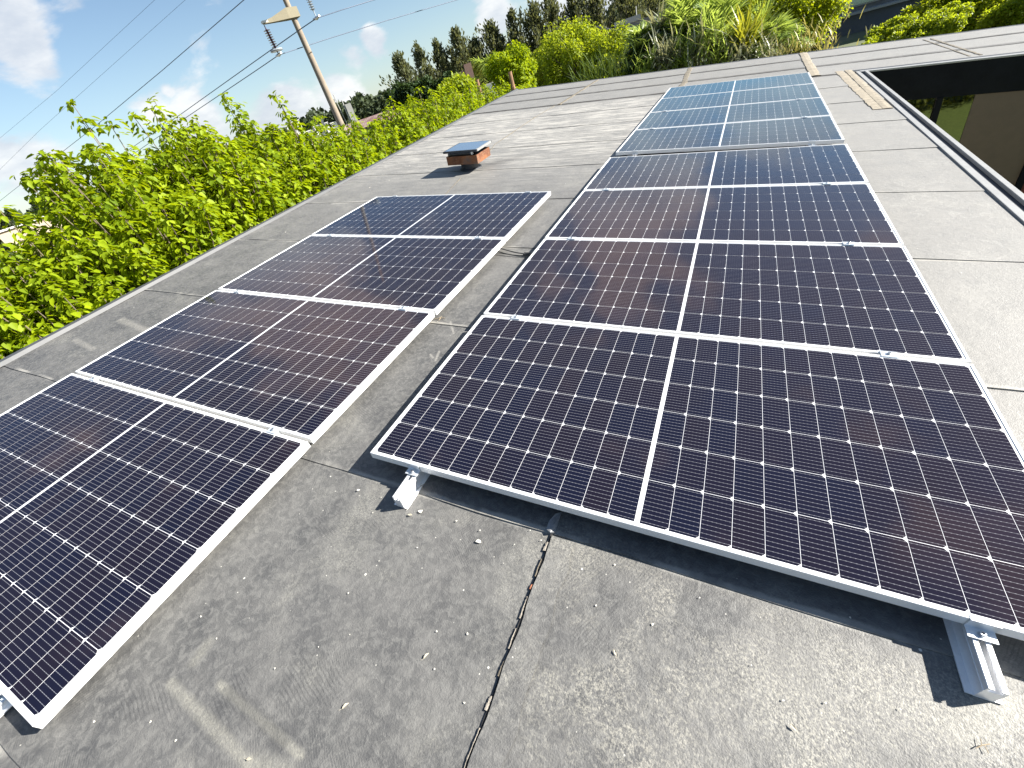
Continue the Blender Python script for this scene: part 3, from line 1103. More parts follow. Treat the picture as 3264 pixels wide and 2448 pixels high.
# clamps
mid = thing('panel_clamp', '', 'clamp', RT(0, 0), 'clamps holding the panels to the rails')
mb = MB()
mb.box(-0.030, 0.030, -0.0205, 0.0205, 0.0006, 0.0042)
mb.box(-0.030, 0.030, -0.0078, 0.0078, -0.03, 0.0006)
mb.build('clamp_plate', MAT['clamp'], mid, bevel=0.001)
mb = MB()
mb.lathe([(0.0075, 0.0042), (0.0075, 0.011), (0.006, 0.012), (0.0035, 0.012), (0.0033, 0.006)], 12)
mb.build('bolt', MAT['steel'], mid)
end = thing('panel_clamp', '', 'clamp', RT(0, 0), 'clamps holding the panels to the rails')
mb = MB()
mb.prism([(0.010, 0.0006), (0.010, 0.0036), (-0.0042, 0.0036), (-0.0042, -H_ + 0.0063), (-0.032, -H_ + 0.0063), (-0.032, -H_ + 0.0033), (-0.0010, -H_ + 0.0033), (-0.0010, 0.0006)], -0.030, 0.030, 'X')
mb.build('clamp_plate', MAT['clamp'], end, bevel=0.0008)
mb = MB()
mb.lathe([(0.0075, -H_ + 0.0063), (0.0075, -H_ + 0.014), (0.006, -H_ + 0.015), (0.0035, -H_ + 0.015), (0.0033, -H_ + 0.009)], 12, centre=(0, -0.018, 0))
mb.build('bolt', MAT['steel'], end)
used = {'m': False, 'e': False}
side = {0: 'left', 1: 'right'}
rown = {'R': 'right-hand row', 'S': 'far group', 'L': 'left-hand row'}
ordn = ['first', 'second', 'third', 'fourth']
for grp, MM, pit in (('R', MR, PR), ('S', MS, PR), ('L', ML, PL)):
    for sd, X_ in enumerate((0.23, 2.005)):
        if grp == 'L':
            X_ = (0.29, 2.03)[sd]
        for i in range(5):
            if grp == 'L' and i == 0 and sd == 0:
                continue
            if i in (0, 4):
                src, key = end, 'e'
            else:
                src, key = mid, 'm'
            o = src if not used[key] else copy_tree(src)
            used[key] = True
            if i == 0:
                o.matrix_world = MM @ Matrix.Translation((X_, 0, 0))
                lb = '%s clamp on the near edge of the %s' % (side[sd], rown[grp])
            elif i == 4:
                o.matrix_world = MM @ Matrix.Translation((X_, 4 * pit - (pit - D_), 0)) @ Matrix.Rotation(math.pi, 4, 'Z')
                lb = '%s clamp on the far edge of the %s' % (side[sd], rown[grp])
            else:
                o.matrix_world = MM @ Matrix.Translation((X_, i * pit - (pit - D_) / 2, 0))
                lb = '%s clamp between the %s and %s panels of the %s' % (side[sd], ordn[i - 1], ordn[i], rown[grp])
            o['label'] = lb

# ------------------------------------------------------------------ cables between the rows
cb = thing('solar_cable', 'pair of black cables with a connector crossing the gap between the two panel rows', 'cable', RT(-0.25, 2.2, ZR))
for k, (dy, zz) in enumerate(((0.035, 0.02), (-0.01, 0.012))):
    mb = MB()
    pts = []
    for i in range(14):
        s = i / 13
        pts.append((-0.32 + 0.62 * s, dy * (1 - s) + 0.02 * math.sin(s * 6 + k) - 0.03 * s, zz + 0.03 * (1 - s) ** 3 + 0.004 * math.sin(s * 9)))
    mb.tube(pts, 0.0042, 8)
    mb.build('wire', MAT['rubber'], cb, smooth=True)
for k in range(2):
    mb = MB()
    y = -0.035 + 0.022 * k
    mb.tube([(0.10, y + 0.01, 0.016), (0.115, y + 0.008, 0.016), (0.116, y + 0.008, 0.016), (0.165, y, 0.016), (0.166, y, 0.016), (0.18, y, 0.016), (0.23, y - 0.004, 0.016)], [0.006, 0.011, 0.0085, 0.0085, 0.011, 0.0085, 0.006], 10)
    mb.build('connector', MAT['rubber'], cb, smooth=True)

# ------------------------------------------------------------------ roof vent
vent = thing('roof_vent', 'rusty box vent with a raised bluish glass lid standing on the roof', 'roof vent', RT(-2.02, 4.85, ZR, 0.02))
zb = 0.105
x0, x1, y0, y1 = -0.235, 0.235, -0.21, 0.21
mb = MB()
mb.lathe([(0.135, 0.0), (0.13, 0.004), (0.13, zb), (0.0, zb)], 20)
mb.lathe([(0.16, 0.002), (0.155, 0.016), (0.13, 0.018)], 20)
mb.build('pipe_base', MAT['darkgroove'], vent)
mb = MB()
tk = 0.006
for a in ((x0, x1, y0, y0 + tk), (x0, x1, y1 - tk, y1), (x0, x0 + tk, y0 + tk, y1 - tk), (x1 - tk, x1, y0 + tk, y1 - tk)):
    mb.box(a[0], a[1], a[2], a[3], zb - 0.003, zb + 0.104)
mb.box(x0 + tk, x1 - tk, y0 + tk, y1 - tk, zb - 0.001, zb + 0.012)
mb.build('curb_box', MAT['rust'], vent, bevel=0.0015)
mb = MB()
mb.prism([(y0 + 0.035, zb + 0.106), (y0 + 0.02, zb + 0.125), (y0 + 0.045, zb + 0.14), (y0 + 0.06, zb + 0.11)], x0 + 0.02, x1 - 0.09, 'X')
mb.box(x1 - 0.09, x1 - 0.065, y0 + 0.02, y0 + 0.06, zb + 0.108, zb + 0.14)
mb.build('hinge_bar', MAT['steel'], vent)
mb = MB()
mb.box(x0 + 0.04, x1 - 0.04, y0 + 0.06, y1 - 0.04, zb + 0.012, zb + 0.15)
mb.build('inner_upstand', MAT['fascia'], vent)
lz0, lz1 = zb + 0.148, zb + 0.172
mb = MB()
mb.box(x0 - 0.02, x1 + 0.025, y0 - 0.02, y0 + 0.0, lz0, lz1)
mb.box(x0 - 0.02, x1 + 0.025, y1 + 0.03, y1 + 0.05, lz0, lz1)
mb.box(x0 - 0.02, x0 - 0.0, y0, y1 + 0.03, lz0, lz1)
mb.build('lid_frame', MAT['darkgroove'], vent)
mb = MB()
mb.box(x1 + 0.005, x1 + 0.026, y0 + 0.0, y1 + 0.03, lz0, lz1 + 0.001)  # right side of the lid frame, coloured paler than the other three
tag(mb.build('lid_frame', MAT['palelip'], vent), 'pale grey rim on the right side of the lid')
mb = MB()
mb.box(x0, x1 + 0.005, y0, y1 + 0.03, lz0 + 0.002, lz1 + 0.0015)
mb.build('lid_glass', MAT['lidglass'], vent)

# ------------------------------------------------------------------ chips, twigs and leaves lying on the roof
chips_px = [(1142, 1562), (1145, 1580), (1188, 1634), (1215, 1585), (1297, 1625), (1340, 1630), (1525, 1725), (1640, 1735), (1605, 1795), (1725, 1722), (1820, 1740), (1735, 1885), (1772, 1885), (1208, 1788), (1490, 2020),
            (1392, 2012), (1385, 2132), (1115, 2022), (876, 2130), (1015, 2062), (1110, 1890), (2710, 1968), (2497, 2232), (2632, 2240), (2395, 2120), (2150, 1720), (2230, 1905), (1960, 1800), (1800, 1780), (640, 1965),
            (1395, 1025), (1372, 1043), (1378, 1028), (1437, 1055), (1435, 1070), (1050, 1440), (975, 1452), (1270, 520), (1305, 528), (1240, 575), (575, 1190), (235, 1082), (385, 1020), (910, 740), (1178, 598),
            (1330, 1745), (1455, 1660), (1530, 1690), (1575, 1775), (1690, 1690), (2080, 1990), (1900, 1930), (2690, 2330), (2870, 2260), (560, 2360), (480, 2300), (300, 2300), (690, 2035), (1480, 2240), (1600, 2290)]
cm = MB()
q = [(math.cos(a) * r, math.sin(a) * r) for a, r in ((0.2, 1), (1.1, .7), (2.1, 1.05), (3.3, .8), (4.2, 1.1), (5.3, .75))]
cm.poly([(x * .92, y * .92, 0.16) for x, y in q])
for i in range(6):
    a, b2 = q[i], q[(i + 1) % 6]
    cm.poly([(a[0], a[1], 0), (b2[0], b2[1], 0), (b2[0] * .92, b2[1] * .92, 0.16), (a[0] * .92, a[1] * .92, 0.16)])
chip0 = cm.build('plaster_chip', MAT['chip'])
firstc = True
for (u, v) in chips_px:
    x, y = roofhit(u, v, ZR + 0.006)
    o = chip0 if firstc else chip0.copy()
    if not firstc:
        C.objects.link(o)
    firstc = False
    big = 0.0085 if (u, v) in ((1142, 1562), (1735, 1885), (1340, 1630), (1392, 2132), (1525, 1725)) else rnd.uniform(0.0018, 0.0036)
    if y > 2:
        big = rnd.uniform(0.008, 0.014)
    o.matrix_world = RT(x, y, ZR + 0.006, rnd.uniform(0, 6)) @ Matrix.Diagonal((big, big * rnd.uniform(0.6, 1.5), big * 0.9, 1))
    tag(o, 'small pale plaster chip lying on the grey roof', 'chip', 'plaster chips scattered on the roof')
# dry leaves
lf = MB()
for i in range(6):
    a = i / 5
lfp = [(0, 0, 0), (0.006, 0.005, 0.003), (0.018, 0.007, 0.006), (0.032, 0.001, 0.003), (0.018, -0.006, 0.007), (0.006, -0.005, 0.003)]
lf.poly(lfp[:4])
lf.poly([lfp[0], lfp[3], lfp[4], lfp[5]])
lf.tube([(0, 0, 0.0006), (-0.012, 0.003, 0.0008)], 0.0006, 5)
leaf0 = lf.build('dry_leaf', MAT['dryleaf'])
dl = [(1350, 2100, 1.1, 'pale dry leaf lying left of the open joint near the bottom edge'), (785, 2420, 0.4, 'curled dry leaf on the pale streak at the bottom edge'), (1965, 2090, 2.2, 'dry leaf with a thread-like stalk on the sheet right of the open joint'),
      (2540, 2330, 2.5, 'cream dry leaf on the dusty sheet at lower right'), (1090, 2260, 1.0, 'narrow dry leaf beside the comb-like scuff marks'), (1300, 1640, 0.1, 'folded yellowish leaf scrap near the left rail stub')]
for i, (u, v, rz, lb) in enumerate(dl):
    x, y = roofhit(u, v, ZR + 0.006)
    o = leaf0 if i == 0 else leaf0.copy()
    if i:
        C.objects.link(o)
    sc = rnd.uniform(0.5, 0.75)
    o.matrix_world = RT(x, y, ZR + 0.0065, rz) @ Matrix.Diagonal((sc, sc, sc, 1))
    tag(o, lb, 'leaf', 'dry leaves on the roof')
tw = MB()
tw.tube([(0, 0, 0.001), (0.02, 0.004, 0.003), (0.045, 0.004, 0.001)], 0.0012, 5)
tw.tube([(0.02, 0.004, 0.002), (0.03, 0.018, 0.002)], 0.0009, 5)
tw.tube([(0.028, 0.004, 0.002), (0.022, -0.014, 0.002)], 0.0009, 5)
tw0 = tw.build('twig', MAT['twig'])
for i, (u, v, rz, sc, lb) in enumerate(((3110, 2385, 0.5, 0.8, 'small forked twig in the lower right corner'), (1330, 1560, 1.0, 0.9, 'dry twig tangled beside the left rail stub'), (1385, 1018, 0.3, 1.6, 'pale stick lying against the left-hand row of panels'))):
    x, y = roofhit(u, v, ZR + 0.006)
    o = tw0 if i == 0 else tw0.copy()
    if i:
        C.objects.link(o)
    o.matrix_world = RT(x, y, ZR + 0.006, rz) @ Matrix.Diagonal((sc, sc, sc, 1))
    tag(o, lb, 'twig', 'twigs on the roof')

# ------------------------------------------------------------------ power pole and lines
PD = 24.0
pb = at(1078, 376, PD)
pole = thing('utility_pole', 'tall concrete power pole with tapered arms and insulator strings', 'utility pole', WT((pb.x, pb.y, GZ)))
zsh = lambda z: z - GZ
mb = MB()
hs = [GZ, -1, 1, 3, 5, 8, 11]
mb.tube([(0, 0, zsh(z)) for z in hs], [0.195 - 0.0095 * (z - GZ) for z in hs], 20, cap=True)
mb.build('shaft', MAT['concrete'], pole, smooth=True)
attach = at(928, 42, PD)
za = attach.z


def arm(tip_xy, z, L0, name='crossarm'):
    d = Vector((tip_xy[0] - pb.x, tip_xy[1] - pb.y, 0))
    L = d.length
    ang = math.atan2(d.y, d.x)
    mb = MB()
    Rz = Matrix.Rotation(ang, 4, 'Z')
    def sec(s, h0, h1, wd):
        return [tuple(Rz @ Vector((s, y, zz))) for y, zz in ((-wd, h0), (wd, h0), (wd, h1), (-wd, h1))]
    zz = zsh(z)
    secs = [sec(-0.24, zz - 0.17, zz + 0.14, 0.19), sec(0.22, zz - 0.17, zz + 0.16, 0.19), sec(L * 0.70, zz - 0.16, zz - 0.02, 0.11), sec(L, zz - 0.15, zz - 0.07, 0.09)]
    for a, b2 in zip(secs[:-1], secs[1:]):
        for k in range(4):
            n = (k + 1) % 4
            mb.poly([a[k], a[n], b2[n], b2[k]])
    mb.poly(secs[0][::-1])
    mb.poly(secs[-1])
    mb.build(name, MAT['concrete2'], pole)
    # steel tip plate
    mb = MB()
    mb.box(L * 0.80, L * 1.03, -0.10, 0.10, zz - 0.125, zz - 0.055, mat=Rz)
    mb.build('tip_plate', MAT['white'], pole)
    return Vector((tip_xy[0], tip_xy[1], z - 0.18))


tip = at_z(833, 62, za)
t1 = arm((tip.x, tip.y), za, 0)


def string(top, bot, mat, n=9, r=0.13, hook=True):
    """suspension insulator string; coordinates relative to the pole base"""
    o_ = Vector((pb.x, pb.y, GZ))
    a, b2 = top - o_, bot - o_
    ax = (b2 - a)
    L = ax.length
    mb = MB()
    prof = [(0.02, 0.0), (0.02, L * 0.10)]
    for i in range(n):
        z0_ = L * (0.14 + 0.70 * i / n)
        st = L * 0.70 / n
        prof += [(0.035, z0_), (0.05, z0_ + st * 0.15), (r, z0_ + st * 0.42), (r * 0.95, z0_ + st * 0.52), (0.045, z0_ + st * 0.60), (0.03, z0_ + st * 0.98)]
    prof += [(0.02, L * 0.86), (0.02, L * 0.97), (0.05, L * 0.98), (0.05, L)]
    mb.lathe(prof, 12)
    q = ax.to_track_quat('Z', 'Y').to_matrix()
    mb.v = [tuple(q @ Vector(p) + a) for p in mb.v]
    mb.build('insulator_string', mat, pole, smooth=False)
    if hook:
        mb = MB()
        c = a + ax * 0.84
        mb.lathe([(0.24, -0.03), (0.26, 0.0), (0.24, 0.03), (0.19, 0.02), (0.19, -0.02)], 16, centre=c)
        mb.build('corona_ring', MAT['glassins'], pole)
    mb = MB()
    mb.tube([b2 + Vector((-0.22, 0.05, 0.02)), b2, b2 + Vector((0.22, -0.05, 0.02))], [0.03, 0.06, 0.03], 8)
    mb.build('wire_clamp', MAT['steel'], pole)


# point where the wire hangs, straight below the arm tip
dv = pixray(889, 175)
best = min((abs((Vector((t1.x, t1.y, 0)) - Vector((p.x, p.y, 0))).length), d_) for d_ in np.arange(18, 30, 0.05) for p in [at(889, 175, d_)])
hang1 = at(889, 175, best[1])
string(t1, hang1, MAT['porcelain'])
# a higher arm on the other side carries the second string
hang2 = at(1009, 58, PD - 1.5)
top2 = Vector((hang2.x, hang2.y, hang2.z + 1.5 * (t1.z - hang1.z)))
arm((top2.x, top2.y), top2.z + 0.18, 0)
string(top2, hang2, MAT['glassins'], n=14, r=0.10, hook=False)
def wire(pts, label, r=0.02):
    mb = MB()
    base_ = Vector(pts[0])
    pp = [Vector(p) for p in pts]
    out = []
    for a, b2 in zip(pp[:-1], pp[1:]):
        for i in range(8):
            out.append(a.lerp(b2, i / 8) - base_)
    out.append(pp[-1] - base_)
    mb.tube(out, r, 6, cap=True)
    o = mb.build('power_line', MAT['wire'], smooth=True, matrix=WT(base_))
    tag(o, label, 'power line', 'overhead wires on the power pole')


wire([at(-700, 1330, 95), at(300, 578, 58), at(585, 380, 38), at(816, 225, 27), hang1, at(1050, 122, 25), at(1240, 63, 27), at(1455, 0, 30), at(1800, -105, 36)], 'lowest overhead wire, bent where it hangs from the brown insulator string', 0.016)
wire([at(-700, 1250, 95), at(300, 553, 56), at(575, 365, 37), at(816, 193, 26.5), at(962, 90, 23), hang2, at(1100, 28, 24), at(1190, 0, 25), at(1500, -85, 30)], 'overhead wire bent at the grey insulator string right of the pole', 0.016)
wire([at(-300, 845, 110), at(0, 640, 80), at(140, 530, 66), at(300, 405, 50), at(520, 222, 38), at(777, 0, 29), at(900, -105, 26)], 'dark overhead wire crossing the upper left sky alone', 0.016)
wire([at(-300, 700, 150), at(0, 440, 110), at(180, 290, 90), at(493, 0, 70), at(620, -120, 60)], 'faint distant wire, leftmost in the sky', 0.011)
wire([at(-300, 820, 150), at(0, 540, 110), at(130, 412, 95), at(590, 0, 70), at(720, -118, 60)], 'faint distant wire between the leftmost one and the dark single one', 0.011)

# ------------------------------------------------------------------ vegetation builders
def shoot_tree(cx, cy, top, rad, seed, nshoot=62, tall=(), label='', depth=2.5, leaf=0.105, dens=0.05):
    """young street tree pruned to upright leafy shoots; tall = extra shoots (dx,dy,top)"""
    g = np.random.default_rng(seed)
    root = thing('leafy_tree', label, 'tree', WT((cx, cy, GZ)), 'row of bright green trees along the left roof edge')
    br = MB()
    z0 = top - depth - GZ
    br.tube([(0, 0, 0), (0.03, -0.02, z0 * 0.5), (0.0, 0.03, z0)], [0.11, 0.085, 0.07], 8)
    P, Dd, Nn, Ll = [], [], [], []
    specs = []
    for i in range(nshoot):
        rho = math.sqrt(g.uniform(0, 1)) * rad
        th = g.uniform(0, 2 * math.pi)
        zt = top - GZ - (rho / rad) ** 2 * depth * 0.42 - abs(g.normal(0, 0.22)) - 0.10
        specs.append((rho * math.cos(th), rho * math.sin(th), zt, g.uniform(0.4, 1.0)))
    for i in range(int(nshoot * 0.7)):      # side shoots low down
        th = g.uniform(0, 2 * math.pi)
        rho = rad * g.uniform(0.75, 1.12)
        specs.append((rho * math.cos(th), rho * math.sin(th), top - GZ - depth * g.uniform(0.35, 0.95), 0.4))
    for (dx, dy, tz) in tall:
        specs.append((dx, dy, tz - GZ, 1.5))
    for (ex, ey, ez, ln) in specs:
        st = np.array([ex * 0.25 + g.normal(0, .06), ey * 0.25 + g.normal(0, .06), z0 + g.uniform(-0.1, 0.35)])
        en = np.array([ex, ey, max(ez, z0 + 0.15)])
        cpn = np.array([ex * 0.85, ey * 0.85, st[2] + (en[2] - st[2]) * 0.35])
        n = max(6, int(np.linalg.norm(en - st) / dens))
        tt = np.linspace(0, 1, n)[:, None]
        cur = (1 - tt) ** 2 * st + 2 * tt * (1 - tt) * cpn + tt ** 2 * en
        br.tube([tuple(cur[k]) for k in np.linspace(0, n - 1, 5).astype(int)], [0.022, 0.017, 0.012, 0.008, 0.004], 5, cap=False)
        sel = tt[:, 0] > 0.18
        cc = cur[sel]
        ph_ = g.uniform(0, 6.28)
        wv_ = np.sin(np.arange(len(cc)) * dens / 0.24 * 6.283 + ph_)
        cc = cc[(wv_ > -0.35) | (g.uniform(0, 1, len(cc)) < 0.15)]
        for rep in range(6):
            a = g.uniform(0, 2 * math.pi, len(cc))
            out = np.stack([np.cos(a), np.sin(a), np.full(len(cc), 0.0)], 1)
            off = out * g.uniform(0.02, 0.13, (len(cc), 1)) + np.array([0, 0, 1]) * g.normal(0.0, 0.025, (len(cc), 1))
            P.append(cc + off)
            dd = out * 0.85 + np.stack([g.normal(0, .3, len(cc)), g.normal(0, .3, len(cc)), g.uniform(-1.0, -0.05, len(cc))], 1)
            Dd.append(dd)
            Nn.append(np.array([0, 0, 1.0]) + out * 0.55 + g.normal(0, .35, (len(cc), 3)))
            Ll.append(g.uniform(0.6, 1.2, len(cc)) * leaf)
        # terminal tuft
        k = 9
        a = g.uniform(0, 2 * math.pi, k)
        out = np.stack([np.cos(a), np.sin(a), np.zeros(k)], 1)
        P.append(np.repeat(en[None], k, 0) + g.normal(0, .02, (k, 3)))
        Dd.append(out + np.array([0, 0, 1]) * g.uniform(-0.7, 0.6, (k, 1)))
        Nn.append(np.array([0, 0, 1.0]) + out * 0.4)
        Ll.append(g.uniform(0.5, 1.0, k) * leaf)
    P, Dd, Nn, Ll = np.concatenate(P), np.concatenate(Dd), np.concatenate(Nn), np.concatenate(Ll)
    keep = P[:, 2] + GZ > -0.9 if True else P[:, 2] > 0
    P, Dd, Nn, Ll = P[keep], Dd[keep], Nn[keep], Ll[keep]
    V, F = leaves(P, Dd, Nn, Ll, Ll * g.uniform(0.26, 0.38, len(Ll)))
    br.build('trunk', MAT['bark'], root)
    npmesh('crown', V, F, MAT['leaf_row'], root)
    return root


FARK = 1.6           # the planting stands this much beyond its first guess (it must not mirror in the far panels)


def crown_tree(name, label, u, v, dist, wpx, hpx, mat, seed, n=7000, leaf=0.11, clump=26, group=None, cat='tree', squash=1.0, narrow=False, bark='bark', cl_r=0.34):
    """round crowned tree: leaf clumps spread over an uneven crown; pixel box gives its real size at that distance"""
    g = np.random.default_rng(seed)
    if dist < 23.5:
        dist *= FARK
        leaf *= 1.45
    k = pxsize(u, v, dist)
    c = at(u, v, dist)
    rx, rz = wpx * k * 0.5, hpx * k * 0.5
    root = thing(name, label, cat, WT((c.x, c.y, GZ)), group)
    zc_ = c.z - GZ
    tr = MB()
    tr.tube([(0, 0, 0), (0.05, 0.02, zc_ * 0.4), (0, 0, zc_ - rz * 0.3)], [rx * .09 + .05, rx * .07 + .04, rx * .05 + .02], 8)
    cen = []
    for i in range(clump):
        d = g.normal(0, 1, 3)
        d /= np.linalg.norm(d)
        r = g.uniform(0.45, 0.95) ** 0.6
        lump = 1 + 0.22 * math.sin(3 * d[0] + seed) + 0.18 * math.sin(4 * d[1] + 2 * d[2] + seed)
        cen.append(np.array([d[0] * rx, d[1] * rx * squash, d[2] * rz]) * r * lump * 0.86)
    cen = np.array(cen)
    for q in cen[::2]:
        tr.tube([(0, 0, zc_ - rz * 0.6), tuple(np.array([q[0] * .5, q[1] * .5, zc_ + q[2] * .4 - rz * .2])), (q[0], q[1], zc_ + q[2])], [rx * .035 + .012, rx * .02 + .008, 0.006], 5, cap=False)
    tr.build('trunk', MAT[bark], root)
    idx = g.integers(0, len(cen), n)
    d = norm(g.normal(0, 1, (n, 3)))
    rr = (g.uniform(0, 1, n) ** 0.45)[:, None]
    sz = (min(rx, rz) * cl_r * g.uniform(0.7, 1.35, len(cen)))[idx][:, None]
    P = cen[idx] + d * rr * sz * np.array([1.1, 1.1, 0.85])
    P[:, 2] += zc_
    D = d * 0.8 + norm(g.normal(0, 1, (n, 3))) * 0.7 + np.array([0, 0, -0.25])
    N = np.array([0, 0, 1.0]) + d * 0.7 + g.normal(0, .4, (n, 3))
    L = leaf * g.uniform(0.6, 1.35, n)
    V, F = leaves(P, D, N, L, L * 0.36)
    npmesh('crown', V, F, MAT[mat], root)
    return root


def casuarina(label, u_base, v_base, u_top, v_top, dist, wpx, seed, n=3300, group='tall feathery trees in the background'):
    """tall ragged tree with steep feathery branches and sky showing between them"""
    g = np.random.default_rng(seed)
    top = at(u_top, v_top, dist)
    H = top.z - GZ
    b0 = at(u_base, v_base, dist)
    k = pxsize(u_top, v_top, dist)
    Rm = wpx * k * 0.5
    root = thing('casuarina_tree', label, 'tree', WT((top.x, top.y, GZ)), group)
    tr = MB()
    tr.tube([(0, 0, 0), (0.15, 0.1, H * 0.4), (0, 0, H * 0.96)], [0.26, 0.17, 0.03], 7)
    P, D, N, L = [], [], [], []
    nb = 52
    per = n // nb
    for i in range(nb):
        s = g.uniform(0.14, 1.0) ** 0.85
        z = H * s * 0.93
        th = g.uniform(0, 2 * math.pi)
        prof = max(0.04, 1.02 - s) ** 0.8 * (0.6 + 0.4 * min(1, s * 3)) * 1.25
        reach = Rm * prof * g.uniform(0.45, 1.15)
        rise = reach * g.uniform(0.8, 2.2)
        st = np.array([0, 0, z])
        en = np.array([math.cos(th) * reach, math.sin(th) * reach, min(z + rise, H * (0.97 + 0.03 * g.uniform()))])
        tr.tube([tuple(st), tuple((st + en) / 2 + np.array([0, 0, -0.1 * rise])), tuple(en)], [0.05, 0.035, 0.012], 4, cap=False)
        t_ = g.uniform(0.25, 1.08, per)[:, None]
        spread = 0.10 + 0.17 * Rm * 0.35 * (1.1 - t_ * 0.55)
        pts = st + (en - st) * t_ + g.normal(0, 1, (per, 3)) * spread * np.array([0.75, 0.75, 1.15])
        P.append(pts)
        D.append(norm(en - st)[None] * 0.9 + g.normal(0, .45, (per, 3)) + np.array([0, 0, 0.25]))
        N.append(g.normal(0, 1, (per, 3)) + np.array([0, 0, 0.5]))
        L.append(g.uniform(0.18, 0.40, per))
    P, D, N, L = map(np.concatenate, (P, D, N, L))
    V, F = leaves(P, D, N, L, L * 0.24, 0.15, 0.1)
    tr.build('trunk', MAT['bark_dark'], root)
    npmesh('crown', V, F, MAT['leaf_dark'], root)
    return root


def feather_palm(name, label, u, v, dist, fl, nf, mat, seed, stem=True, leaflet=0.34, droop=0.9, cat='palm', group=None, up=0.6, wl=0.022, skirt=None):
    """palm: arching fronds with narrow leaflets; (u,v) is the heart of the crown, fl the frond length in metres"""
    g = np.random.default_rng(seed)
    if dist < 23.5:
        dist, fl, leaflet, wl = dist * FARK, fl * FARK, leaflet * FARK, wl * FARK
    c = at(u, v, dist)
    root = thing(name, label, cat, WT((c.x, c.y, GZ)), group)
    zc_ = c.z - GZ
    if stem:
        tr = MB()
        pts = [(0.03 * math.sin(i), 0.03 * math.cos(i * 1.3), zc_ * i / 8) for i in range(9)]
        tr.tube(pts, [0.16 - 0.004 * i + 0.012 * (i % 2) for i in range(9)], 9)
        tr.build('trunk', MAT['bark'], root)
    P, D, N, L = [], [], [], []
    sp = MB()
    for i in range(nf):
        th = i * 2.39996 + g.uniform(-.3, .3)
        el = g.uniform(0.05, 1.0) * up * 1.5 + 0.1
        n = 22
        s = np.linspace(0.02, 1, n)
        hx = np.array([math.cos(th), math.sin(th), 0])
        LL = fl * g.uniform(0.75, 1.1)
        rad = s * LL * math.cos(min(el, 1.35)) * (1 - 0.12 * s)
        hz = s * LL * math.sin(min(el, 1.35)) - droop * LL * s ** 2.3 * 0.55
        cur = hx[None] * rad[:, None] + np.array([0, 0, 1])[None] * (zc_ + hz)[:, None]
        tan = norm(np.gradient(cur, axis=0))
        sp.tube([tuple(cur[k]) for k in (0, 5, 10, 16, 21)], [0.022, 0.016, 0.011, 0.007, 0.003], 4, cap=False)
        sd = norm(np.cross(tan, np.array([0, 0, 1.0])))
        nm = np.cross(sd, tan)
        for sg in (-1, 1):
            for rep in range(1):
                j = g.normal(0, 0.18, (n, 3))
                P.append(cur + tan * (rep * LL / n * 0.5))
                D.append(sg * sd * 0.9 + tan * 0.75 + nm * 0.22 + j)
                N.append(nm + j)
                L.append(leaflet * 1.25 * (0.45 + 0.9 * np.sin(np.pi * np.clip(s * 0.9 + 0.08, 0, 1))) * g.uniform(0.8, 1.15, n))
    P, D, N, L = map(np.concatenate, (P, D, N, L))
    V, F = blades(P, D, N, L, np.full(len(L), wl), 0.22)
    sp.build('frond_stalks', MAT[mat], root)
    npmesh('fronds', V, F, MAT[mat], root)
    if skirt:
        k = 260
        a = g.uniform(0, 6.28, k)
        out = np.stack([np.cos(a), np.sin(a), np.zeros(k)], 1)
        Pk = out * g.uniform(0.1, 0.3, (k, 1)) + np.array([0, 0, 1]) * (zc_ - g.uniform(0.0, 0.8, (k, 1)))
        V, F = blades(Pk, out * 0.5 + np.array([0, 0, -1.0]), out, g.uniform(0.4, 0.9, k), np.full(k, 0.02))
        tag(npmesh('dead_skirt', V, F, MAT['straw'], root), 'hanging dry brown fronds')
    return root


def rosette(name, label, u, v, dist, L0, nb, mat, seed, base_z=None, cat='plant', group=None, wl=0.022, el0=0.1, el1=1.45, spread=0.05, stalk=True):
    """sword-leaved plant: blades radiating from one or more heads"""
    g = np.random.default_rng(seed)
    if dist < 23.5:
        dist, L0, wl, spread = dist * FARK, L0 * FARK, wl * FARK, spread * FARK
    c = at(u, v, dist)
    root = thing(name, label, cat, WT((c.x, c.y, GZ)), group)
    zc_ = c.z - GZ
    th = g.uniform(0, 2 * math.pi, nb)
    el = g.uniform(el0, el1, nb)
    D = np.stack([np.cos(th) * np.cos(el), np.sin(th) * np.cos(el), np.sin(el)], 1)
    P = np.repeat(np.array([[0, 0, zc_]]), nb, 0) + g.normal(0, spread, (nb, 3))
    N = np.stack([-np.cos(th) * np.sin(el), -np.sin(th) * np.sin(el), np.cos(el)], 1)
    L = L0 * g.uniform(0.7, 1.15, nb)
    V, F = blades(P, D, N, L, np.full(nb, wl), 0.16)
    if stalk:
        tr = MB()
        tr.tube([(0, 0, 0), (0.02, 0.02, zc_ * 0.5), (0, 0, zc_)], [0.09, 0.07, 0.05], 7)
        tr.build('stem', MAT['bark'], root)
    npmesh('leaves', V, F, MAT[mat], root)
    return root


